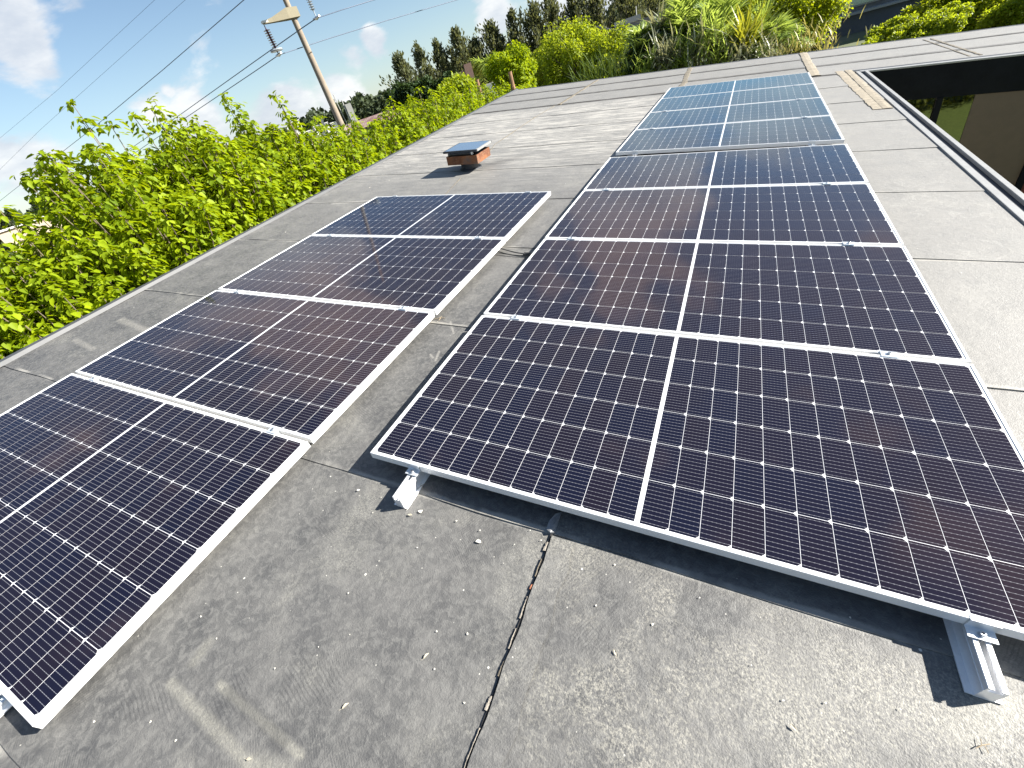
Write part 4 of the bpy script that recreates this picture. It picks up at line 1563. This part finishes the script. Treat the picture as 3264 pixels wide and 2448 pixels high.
# ------------------------------------------------------------------ row of trees along the left edge
row = [
    # x, y, top, radius, tall shoots, label
    (-6.5, -0.1, 1.12, 1.2, ((0.1, 1.3, 1.42), (-0.1, 0.95, 1.25), (0.0, 0.3, 1.3)), 'bright green leafy tree at the left border of the photo, lowest shoots of the row'),
    (-6.3, 1.15, 1.30, 1.2, ((0.0, 0.3, 1.6), (0.0, -0.2, 1.45)), 'bright green tree between the leftmost tree and the one with the highest shoot'),
    (-7.7, 0.3, 1.25, 1.3, (), 'bright green tree standing a step behind the leftmost tree of the row'),
    (-6.4, -1.4, 1.0, 1.2, (), 'bright green tree at the very left border, mostly outside the photo'),
    (-7.6, 3.4, 1.7, 1.3, (), 'bright green tree behind the one with the highest shoot'),
    (-7.6, 5.9, 1.4, 1.2, (), 'bright green tree behind the two thin shoots'),
    (-6.4, 2.45, 1.95, 1.25, ((0.0, 0.50, 2.25), (0.1, 0.42, 2.05), (0.1, -0.25, 1.80), (0.0, 0.75, 1.98)), 'bright green tree with the highest single shoot, second from the left border'),
    (-6.5, 3.9, 2.0, 1.1, ((0.0, 0.12, 2.14), (0.1, -0.35, 2.0), (0.1, 0.5, 1.80), (0.0, 0.0, 2.05)), 'bright green tree with a bushy peak left of the two thin shoots'),
    (-6.6, 5.3, 1.72, 1.05, ((0.0, -0.05, 2.02), (0.05, 0.05, 1.85), (-.1, -.02, 1.9)), 'bright green tree sending up the left one of two thin shoots'),
    (-6.5, 6.5, 1.5, 1.05, ((0.0, -0.3, 1.86), (0.0, -0.28, 1.7), (0.0, 0.5, 1.35)), 'bright green tree sending up the right, curved one of two thin shoots'),
    (-6.6, 7.9, 1.28, 1.1, ((0.0, 0.2, 1.2),), 'bright green tree in front of the foot of the power pole'),
    (-6.6, 9.4, 1.28, 1.1, ((0.0, 0.25, 1.25),), 'bright green tree just right of the foot of the power pole'),
    (-6.7, 11.0, 1.36, 1.1, ((0.0, 0.1, 1.3), (0.0, 0.7, 1.15)), 'bright green tree below the red corrugated shed roof'),
    (-6.8, 12.7, 1.25, 1.15, ((0.0, -0.4, 1.15),), 'bright green tree below the dark conifer hedge'),
    (-6.9, 14.6, 1.15, 1.2, ((0.0, -0.3, 1.2),), 'bright green tree in front of the round yellow-green bush'),
    (-7.0, 16.8, 0.85, 1.2, ((0.0, 0.2, 0.85),), 'bright green tree near the far left roof corner'),
    (-7.1, 19.0, 0.55, 1.2, (), 'last bright green tree of the row, beside the wooden posts'),
]
for i, (x, y, top, r, tall, lb) in enumerate(row):
    far_ = y > 7
    shoot_tree(x, y, top, r, 40 + i, nshoot=135 if not far_ else 110, tall=tall, label=lb, leaf=0.108 if not far_ else 0.105, dens=0.05 if not far_ else 0.06)

# ------------------------------------------------------------------ tall dark trees far behind
cas = [(890, 215, 858, 122, 52, 66), (925, 205, 900, 95, 54, 46), (958, 195, 938, 84, 55, 40), (990, 190, 980, 58, 55, 50), (1028, 180, 1020, 82, 56, 40), (1062, 170, 1056, 44, 56, 50),
       (1108, 160, 1101, 18, 56, 46), (1150, 150, 1145, 0, 56, 56), (1188, 130, 1184, -12, 57, 54), (1236, 110, 1232, -22, 58, 56), (1290, 95, 1284, -30, 58, 62), (1355, 70, 1350, -30, 60, 60), (1400, 60, 1396, -40, 62, 60)]
cl = ['bushy dark feathery tree at the left end of the tall group', 'dark feathery tree second in the tall group from the left', 'narrow dark feathery tree third from the left', 'slim pointed dark tree fourth from the left', 'short narrow dark tree fifth from the left, behind the slim one',
      'twin-topped dark feathery tree in the middle of the group', 'narrow dark tree with sky gaps right of the twin-topped one', 'tall full dark tree above the pink tower', 'thin airy dark tree against the white cloud', 'tall dark tree right of the airy one, top cut by the frame',
      'last tall dark tree left of the gabled house', 'dark tree rising behind the pale parapet of the gabled house', 'dark tree behind the palms, right of the pale parapet']
for i, (ub, vb, ut, vt, d_, wp) in enumerate(cas):
    casuarina(cl[i], ub * K, vb * K, ut * K, vt * K, d_, wp * K * 1.85, 100 + i)
for i, (u, v, lb) in enumerate(((872, 205, 'dark green conifer bush at the foot of the tall trees, left one'), (915, 200, 'dark green conifer bush between its two neighbours below the tall trees'), (955, 190, 'dark green conifer bush beside the round yellow-green bush'))):
    crown_tree('conifer_bush', lb, u * K, v * K, 36, 62 * K, 42 * K, 'leaf_conifer', 130 + i, 3500, 0.24, 18, 'dark conifer bushes', 'bush', bark='bark_dark')

# far wood on the horizon
g = np.random.default_rng(5)
n = 52000
az = g.uniform(-1.35, 0.3, n)
dd = g.uniform(150, 210, n)
prof = 8.4 + 0.7 * np.sin(az * 23) + 0.5 * np.sin(az * 61 + 1) + 0.8 * np.sin(az * 140)
zz = GZ + prof * g.uniform(0.0, 1, n) ** 0.6
P = np.stack([CAMP.x + np.sin(az) * dd, CAMP.y + np.cos(az) * dd, zz], 1)
D = norm(g.normal(0, 1, (n, 3)))
L = g.uniform(0.7, 1.8, n)
V, F = leaves(P, D, g.normal(0, 1, (n, 3)) + np.array([0, 0, 0.8]), L, L * 0.4)
tag(npmesh('far_wood', V, F, MAT['hill']), 'dark band of distant trees on the horizon', 'wood', kind='stuff')

# ------------------------------------------------------------------ greenery beyond the far edge
crown_tree('round_bush', 'round yellow-green bush behind the row of trees, below the tall dark trees', 985 * K, 212 * K, 24, 120 * K, 80 * K, 'leaf_lime', 201, 7000, 0.12, 34, None, 'bush')
crown_tree('leafy_tree', 'bright green tree behind the wooden posts', 1104 * K, 158 * K, 26, 112 * K, 100 * K, 'leaf_row', 202, 13000, 0.12, 50)
crown_tree('leafy_tree', 'broad yellow-green tree in the middle, left of the palms', 1248 * K, 132 * K, 19.5, 190 * K, 128 * K, 'leaf_lime', 203, 26000, 0.075, 90)
crown_tree('leafy_tree', 'yellow-green tree directly left of the silvery palm', 1325 * K, 140 * K, 18.5, 150 * K, 112 * K, 'leaf_lime', 213, 18000, 0.075, 70)
crown_tree('leafy_tree', 'yellow-green tree low behind the far left roof corner', 1180 * K, 152 * K, 21, 140 * K, 105 * K, 'leaf_lime', 214, 15000, 0.08, 60)
crown_tree('leafy_tree', 'large yellow-green tree right of the palms, cut by the upper edge', 1714 * K, 42 * K, 19, 172 * K, 190 * K, 'leaf_mid', 204, 36000, 0.08, 110)
crown_tree('leafy_tree', 'dark green tree behind the palms, left of the large yellow-green tree', 1630 * K, 30 * K, 23, 120 * K, 120 * K, 'leaf_mid', 205, 16000, 0.10, 50)
crown_tree('leafy_tree', 'small bright tree in front of the dark grey building on the right', 1965 * K, 75 * K, 17, 185 * K, 75 * K, 'leaf_lime', 206, 20000, 0.065, 60)
crown_tree('leafy_tree', 'big olive-green tree in the upper right corner', 2100 * K, 22 * K, 22, 250 * K, 130 * K, 'leaf_mid', 207, 26000, 0.09, 80)
crown_tree('leafy_tree', 'yellow-green tree at the right border, in front of the olive-green one', 2200 * K, 40 * K, 18.5, 130 * K, 90 * K, 'leaf_lime', 208, 14000, 0.08, 50)
crown_tree('leafy_tree', 'small yellow sapling between the palms', 1476 * K, 62 * K, 18, 34 * K, 56 * K, 'leaf_lime', 209, 1500, 0.11, 12)
feather_palm('feather_palm', 'tall palm with a brown dead skirt, cut by the upper edge', 1500 * K, 8 * K, 21, 1.7, 34, 'palm', 301, True, 0.36, 1.25, up=0.55, skirt=True)
feather_palm('feather_palm', 'olive drooping palm in front of the pink tower', 1052 * K, 146 * K, 44, 2.3, 30, 'palm', 302, True, 0.55, 1.3, up=0.6, wl=0.04)
feather_palm('feather_palm', 'silvery green palm, left of the dense group at the far roof edge', 1405 * K, 122 * K, 16.2, 1.2, 40, 'palm', 303, True, 0.34, 0.7, up=0.9, group='palms behind the far roof edge')
feather_palm('feather_palm', 'dark green palm just above the far roof edge, below the sword-leaved plant', 1400 * K, 140 * K, 15.2, 1.1, 44, 'palm_dark', 304, True, 0.24, 0.8, up=0.75, group='palms behind the far roof edge')
feather_palm('feather_palm', 'silvery green palm in the middle of the dense group', 1475 * K, 105 * K, 15.8, 1.55, 44, 'palm', 305, True, 0.30, 0.55, up=0.95, group='palms behind the far roof edge')
feather_palm('feather_palm', 'green palm with upright fronds in the dense group, left of the yellow one', 1545 * K, 110 * K, 15.4, 1.5, 44, 'palm', 306, True, 0.32, 0.5, up=0.98, group='palms behind the far roof edge')
feather_palm('feather_palm', 'pale palm below the yellow fan, at the far roof edge', 1600 * K, 125 * K, 15.0, 1.1, 40, 'palm', 307, True, 0.24, 0.9, up=0.7, group='palms behind the far roof edge')
feather_palm('feather_palm', 'palm tuft at the right end of the dense group', 1655 * K, 110 * K, 15.4, 1.2, 40, 'palm', 308, True, 0.28, 1.0, up=0.8, group='palms behind the far roof edge')
rosette('fan_palm', 'yellow fan of stiff palm blades lit by the sun', 1610 * K, 105 * K, 14.7, 0.95, 150, 'palm_yel', 310, el0=0.25, el1=1.5)
rosette('fan_palm', 'tall thin-bladed palm head above the yellow fan', 1640 * K, 78 * K, 15.6, 0.8, 130, 'palm', 311, el0=-0.3, el1=1.5)
rosette('sword_plant', 'spiky grey-green sword-leaved plant standing above the palms', 1424 * K, 62 * K, 15.6, 0.72, 120, 'palm_grey', 312, el0=-0.9, el1=1.5, wl=0.026)
for i, (u, v, L0, mt, lb) in enumerate(((1440, 128, 0.55, 'palm_grey', 'silvery sword-leaved clump low at the left end of the palm group'), (1476, 138, 0.55, 'palm', 'green sword-leaved clump between the two green palms'), (1512, 118, 0.6, 'palm_grey', 'silvery sword-leaved clump in the middle of the palm group'),
                                        (1548, 142, 0.5, 'palm', 'green sword-leaved clump directly left of the yellow fan'), (1585, 132, 0.5, 'palm_grey', 'silvery sword-leaved clump below the yellow fan'), (1645, 128, 0.5, 'palm_grey', 'pale sword-leaved clump right of the yellow fan'), (1405, 155, 0.45, 'palm', 'green sword-leaved clump at the foot of the dark palm'), (1530, 85, 0.55, 'palm', 'green sword-leaved head rising behind the middle of the palm group'))):
    rosette('sword_plant', lb, u * K, v * K, 14.4, L0, 210, mt, 340 + i, el0=-0.7, el1=1.5, wl=0.017, spread=0.16, group='sword-leaved clumps behind the far roof edge')
for i, (u, v, mt, lb) in enumerate(((1275, 178, 'palm_dark', 'dark upright grass tuft at the far roof edge, leftmost'), (1310, 172, 'palm_dark', 'dark upright grass tuft at the far roof edge, second from left'), (1345, 165, 'palm_dark', 'dark upright grass tuft at the far roof edge, next to the dark palm'),
                                   (1700, 118, 'straw', 'dry straw-coloured grass tuft below the large yellow-green tree, left one'), (1740, 113, 'straw', 'dry straw-coloured grass tuft below the large yellow-green tree, middle one'), (1780, 108, 'straw', 'dry straw-coloured grass tuft beside the dark doorway'))):
    rosette('grass_tuft', lb, u * K, v * K, 14.6, 0.26 if mt == 'straw' else 0.5, 90, mt, 320 + i, el0=0.75, el1=1.5, wl=0.012, spread=0.22, stalk=False, cat='grass tuft', group='grass tufts behind the far roof edge')
# low hedge under the palms (fills the foot of the planting)
for i, (u, v, w_, mt) in enumerate(((1330, 185, 150, 'leaf_lime'), (1450, 172, 170, 'leaf_mid'), (1580, 158, 170, 'leaf_mid'), (1700, 140, 130, 'leaf_olive'))):
    crown_tree('low_shrub', ['yellow-green shrub at the foot of the leftmost grass tufts', 'green shrub at the foot of the dark palm', 'green shrub at the foot of the yellow fan', 'olive shrub at the foot of the dry tufts'][i], u * K, v * K, 15.0, w_ * K, 52 * K, mt, 330 + i, 9000, 0.08, 36, 'shrubs behind the far roof edge', 'shrub')
# courtyard hedge and shrub that the glazing mirrors
hb = np.random.default_rng(9)
hedge = thing('hedge', 'green hedge of the courtyard mirrored in the dark glazing', 'hedge', WT((5.2, -0.4, GZ)))
n = 9000
P = np.stack([hb.uniform(-2.0, 7.0, n), hb.normal(0, .35, n), hb.uniform(0, 1, n) ** 0.8 * (1.7 + 0.3 * np.sin(hb.uniform(0, 20, n)))], 1)
L = hb.uniform(0.06, 0.16, n)
V, F = leaves(P, norm(hb.normal(0, 1, (n, 3))), hb.normal(0, 1, (n, 3)) + np.array([0, 0, .8]), L, L * .4)
npmesh('foliage', V, F, MAT['leaf_olive'], hedge)


# ------------------------------------------------------------------ houses
def facing(u, v, dist):
    """matrix on the ground at that point, +X to the viewer's right, +Y away"""
    p = at(u, v, dist)
    d = Vector((p.x - CAMP.x, p.y - CAMP.y, 0)).normalized()
    return WT((p.x, p.y, GZ), math.atan2(d.y, d.x) - math.pi / 2)


def zat(u, v, dist):
    return at(u, v, dist).z - GZ


# gabled house with a pale parapet behind it
Dh = 42
hm = facing(1960, 100, Dh)
house = thing('gabled_house', 'brown house with a grey tiled gable roof and a pale parapet, half hidden by palms', 'house', hm)
kx = pxsize(1960, 100, Dh)
hx = lambda u: (u - 1960) * kx
zg = zat(1905, 86, Dh)
zl = zat(1868, 122, Dh)
zrr = zat(2010, 118, Dh)
xl_, xg, xr_ = hx(1868), hx(1905), hx(2010)
ze = zrr
mb = MB()
mb.prism([(xl_ + 0.15, 0), (xr_ + 0.6, 0), (xr_ + 0.6, zrr - 0.25), (xg, zg - 0.12), (xl_ + 0.15, zl + 0.02)], 0.35, 6.5, 'Y')
mb.build('wall', MAT['brickwall'], house)
mb = MB()
mb.prism([(xg, zg - 0.02), (xg, zg + 0.10), (xr_ + 0.6, zrr - 0.06), (xr_ + 0.6, zrr - 0.2)], 0.0, 6.8, 'Y')
mb.prism([(xg, zg - 0.02), (xl_ - 0.1, zl - 0.12), (xl_ - 0.1, zl), (xg, zg + 0.10)], 0.0, 6.8, 'Y')
mb.build('roof', MAT['tinroof'], house)
mb = MB()
for i in range(7):
    q = (i + 0.4) / 7
    x = xg + (xr_ - xg) * q
    z = zg + 0.1 + (zrr - 0.06 - zg - 0.1) * q
    mb.box(x, x + 0.2, -0.06, 0.5, z - 0.02, z + 0.07)
mb.build('tile_ends', MAT['palelip'], house)
for i, x in enumerate((hx(1925), hx(1990))):
    mb = MB()
    mb.box(x, x + 0.95, 0.27, 0.37, 0.8, ze - 0.30)
    w_ = mb.build('window', MAT['dark'], house)
    mb = MB()
    mb.box(x + 0.28, x + 0.34, 0.23, 0.27, 0.8, ze - 0.30)
    mb.build('window_bar', MAT['palelip'], w_)
mb = MB()
zp = zat(2000, 58, Dh + 4)
zq = zat(2000, 76, Dh + 4)
mb.box(hx(1962), hx(2150), 4.2, 7.5, 0, zq)
mb.build('upper_block', MAT['grey'], house)
mb = MB()
mb.box(hx(1960), hx(2048), 4.1, 4.35, zq, zp)
mb.build('parapet', MAT['paleconc'], house)
mb = MB()
mb.tube([(hx(2035), 4.2, zp - 0.1), (hx(2035), 4.2, zp + 0.55)], 0.035, 6)
mb.build('vent_pipe', MAT['white'], house)

# pink tower beyond the trees
Dp = 42
pm_ = facing(1003 * K, 162 * K, Dp)
tower = thing('pink_tower', 'salmon-pink tower with a stepped top below the tall dark trees', 'tower', pm_)
ztp = zat(1003 * K, 152 * K, Dp)
mb = MB()
mb.box(-1.1, 0.7, 0, 2.4, 0, ztp)
mb.box(0.15, 0.75, -0.25, 2.0, 0, ztp + 0.35)
mb.box(-1.25, 0.3, -0.15, 0, 0, ztp - 0.9)
mb.build('wall', MAT['pink'], tower)
mb = MB()
mb.box(0.75, 2.3, -0.2, 2, 0, ztp - 1.35)
mb.build('annex', MAT['white'], tower)
mb = MB()
mb.box(-0.7, -0.2, -0.05, 0.01, ztp - 0.75, ztp - 0.25)
mb.build('window', MAT['dark'], tower)
mb = MB()
mb.tube([(-1.6, 0, 0), (-1.6, 0, ztp - 0.3)], 0.05, 6)
mb.lathe([(0.0, 0.0), (0.28, 0.08), (0.34, 0.16), (0.30, 0.16), (0.0, 0.04)], 14, centre=(-2.1, 0, ztp - 0.95))
mb.build('antenna', MAT['white'], tower)

# white rooftop blocks beside the pole foot
Dw = 46
wm_ = facing(662 * K, 285 * K, Dw)
wb = thing('white_building', 'white building with stepped roof blocks left of the pole foot', 'building', wm_)
zw = zat(662 * K, 285 * K, Dw)
kk = pxsize(662 * K, 285 * K, Dw)
mb = MB()
mb.box(-1.5, 3.4, 0, 5, 0, zw - 0.9)
mb.build('wall', MAT['white'], wb)
for i, (xa, xb, hh) in enumerate(((-1.35, -0.15, 0.95), (-0.15, 0.7, 0.0), (0.75, 2.0, 0.15), (2.25, 2.75, 0.0))):
    mb = MB()
    mb.box(xa, xb, 0.3 + 0.25 * (i % 2), 1.6, zw - 0.9, zw + hh)
    mb.box(xa - 0.05, xb + 0.05, 0.25 + 0.25 * (i % 2), 1.65, zw + hh, zw + hh + 0.06)
    mb.build('roof_block', MAT['white'], wb)
mb = MB()
mb.box(1.55, 1.72, 0.1, 0.3, zw - 0.9, zw + 0.75)
mb.build('flue', MAT['greydark'], wb)
mb = MB()
mb.tube([(3.9, 0, 0), (3.9, 0, zw + 1.3)], 0.06, 6)
mb.tube([(3.7, 0.3, 0), (3.45, 0.3, zw + 1.9)], 0.035, 6)
mb.box(4.0, 4.5, -0.1, 0.15, zw - 0.4, zw + 0.95)
mb.build('antenna_mast', MAT['paleconc'], wb)

# shed with the rusty roof
Ds = 60
sm_ = facing(800 * K, 250 * K, Ds)
shed = thing('corrugated_shed', 'long shed with a patchy red corrugated roof right of the pole', 'shed', sm_)
zs = zat(800 * K, 258 * K, Ds)
mb = MB()
mb.box(-4.2, 6.5, 0.4, 7, 0, zs - 0.5)
mb.build('wall', MAT['paleconc'], shed)
mb = MB()
mb.poly([(-4.6, 0, zs - 0.55), (7, 0, zs - 0.55), (7, 4, zs + 0.25), (-4.6, 4, zs + 0.25)])
mb.poly([(-4.6, 8, zs - 0.55), (-4.6, 4, zs + 0.25), (7, 4, zs + 0.25), (7, 8, zs - 0.55)])
mb.poly([(-4.6, 0, zs - 0.65), (-4.6, 4, zs + 0.15), (7, 4, zs + 0.15), (7, 0, zs - 0.65)])
mb.build('roof', MAT['redroof'], shed)

# beige gable seen through the left trees
Db = 30
bm_ = facing(100 * K, 492 * K, Db)
bh = thing('beige_house', 'pale beige house wall glimpsed through the left trees', 'house', bm_)
zb_ = zat(120 * K, 462 * K, Db)
mb = MB()
mb.box(-1.6, 1.6, 0, 7, 0, zb_)
mb.build('wall', MAT['beige'], bh)
mb = MB()
mb.box(-1.7, 1.7, -0.1, 7.1, zb_, zb_ + 0.07)
mb.build('coping', MAT['white'], bh)
# white street wall behind the foot of the trees
ww = facing(60 * K, 720 * K, 15)
wl = MB()
wl.box(-1, 16, 0, 0.2, 0, 1.6)
wl.box(-1, 16, -0.04, 0.24, 1.6, 1.68)
tag(wl.build('street_wall', MAT['white'], matrix=ww), 'white street wall glimpsed between the trunks of the left trees', 'wall')

# dark grey building on the right
Dg = 46
gm_ = facing(1880 * K, 60 * K, Dg) @ Matrix.Diagonal((1.53, 1.53, 1, 1))
gbld = thing('grey_building', 'dark grey building with a pale roof ledge and window band, upper right', 'building', gm_)
z1_ = zat(1860 * K, 25 * K, Dg)
mb = MB()
mb.box(-3.2, 9, 0, 8, 0, z1_ - 1.45)
mb.build('lower_wall', MAT['grey'], gbld)
mb = MB()
mb.box(-3.4, 9.2, -0.35, 8, z1_ - 1.45, z1_ - 0.02)
mb.build('upper_band', MAT['greydark'], gbld)
mb = MB()
mb.box(-3.5, 9.3, -0.55, 8, z1_ - 0.02, z1_ + 0.10)
mb.build('roof_ledge', MAT['paleconc'], gbld)
mb = MB()
mb.box(-3.2, 9, 0.1, 8, z1_ + 0.10, z1_ + 4.0)
mb.build('upper_wall', MAT['grey'], gbld)
for i in range(4):
    x = -1.6 + i * 2.6
    mb = MB()
    mb.box(x, x + 2.0, 0.02, 0.10, z1_ + 0.35, z1_ + 2.4)
    wn = mb.build('window', MAT['paleconc'], gbld)
    mb = MB()
    mb.box(x + 0.08, x + 1.92, -0.01, 0.02, z1_ + 0.43, z1_ + 2.3)
    mb.build('pane', MAT['pane'], wn)
mb = MB()
mb.box(-0.35, 1.0, -0.05, 0.01, 0, z1_ - 1.7)
mb.build('doorway', MAT['dark'], gbld)

# two wooden posts with a slack cable
posts = []
for i, (u, v0, v1, d_, lb) in enumerate(((1101, 155, 200, 17.5, 'brown wooden post by the far left roof corner, right one of two'), (1030, 172, 205, 19.5, 'brown wooden post left of the other, beside the last row trees'))):
    p = at(u * K, v0 * K, d_)
    mb = MB()
    mb.tube([(0, 0, 0), (0.02, 0, 1.5), (0, 0, p.z - GZ)], [0.078, 0.074, 0.066], 9)
    mb.lathe([(0.072, p.z - GZ - 0.5), (0.08, p.z - GZ - 0.48), (0.08, p.z - GZ - 0.42), (0.072, p.z - GZ - 0.40)], 9)
    o = mb.build('wooden_post', MAT['wood'], matrix=WT((p.x, p.y, GZ)))
    tag(o, lb, 'post', 'wooden posts near the far left roof corner')
    posts.append(p)
a, b2 = posts
wire_pts = [a + Vector((0, 0, -0.45)), a.lerp(b2, 0.3) + Vector((0, 0, -0.8)), a.lerp(b2, 0.65) + Vector((0, 0, -0.85)), b2 + Vector((0, 0, -0.4))]
mb = MB()
mb.tube([p - wire_pts[0] for p in wire_pts], 0.025, 6)
tag(mb.build('slack_cable', MAT['paleconc'], matrix=WT(wire_pts[0]), smooth=True), 'pale slack cable hanging between the two wooden posts', 'cable')
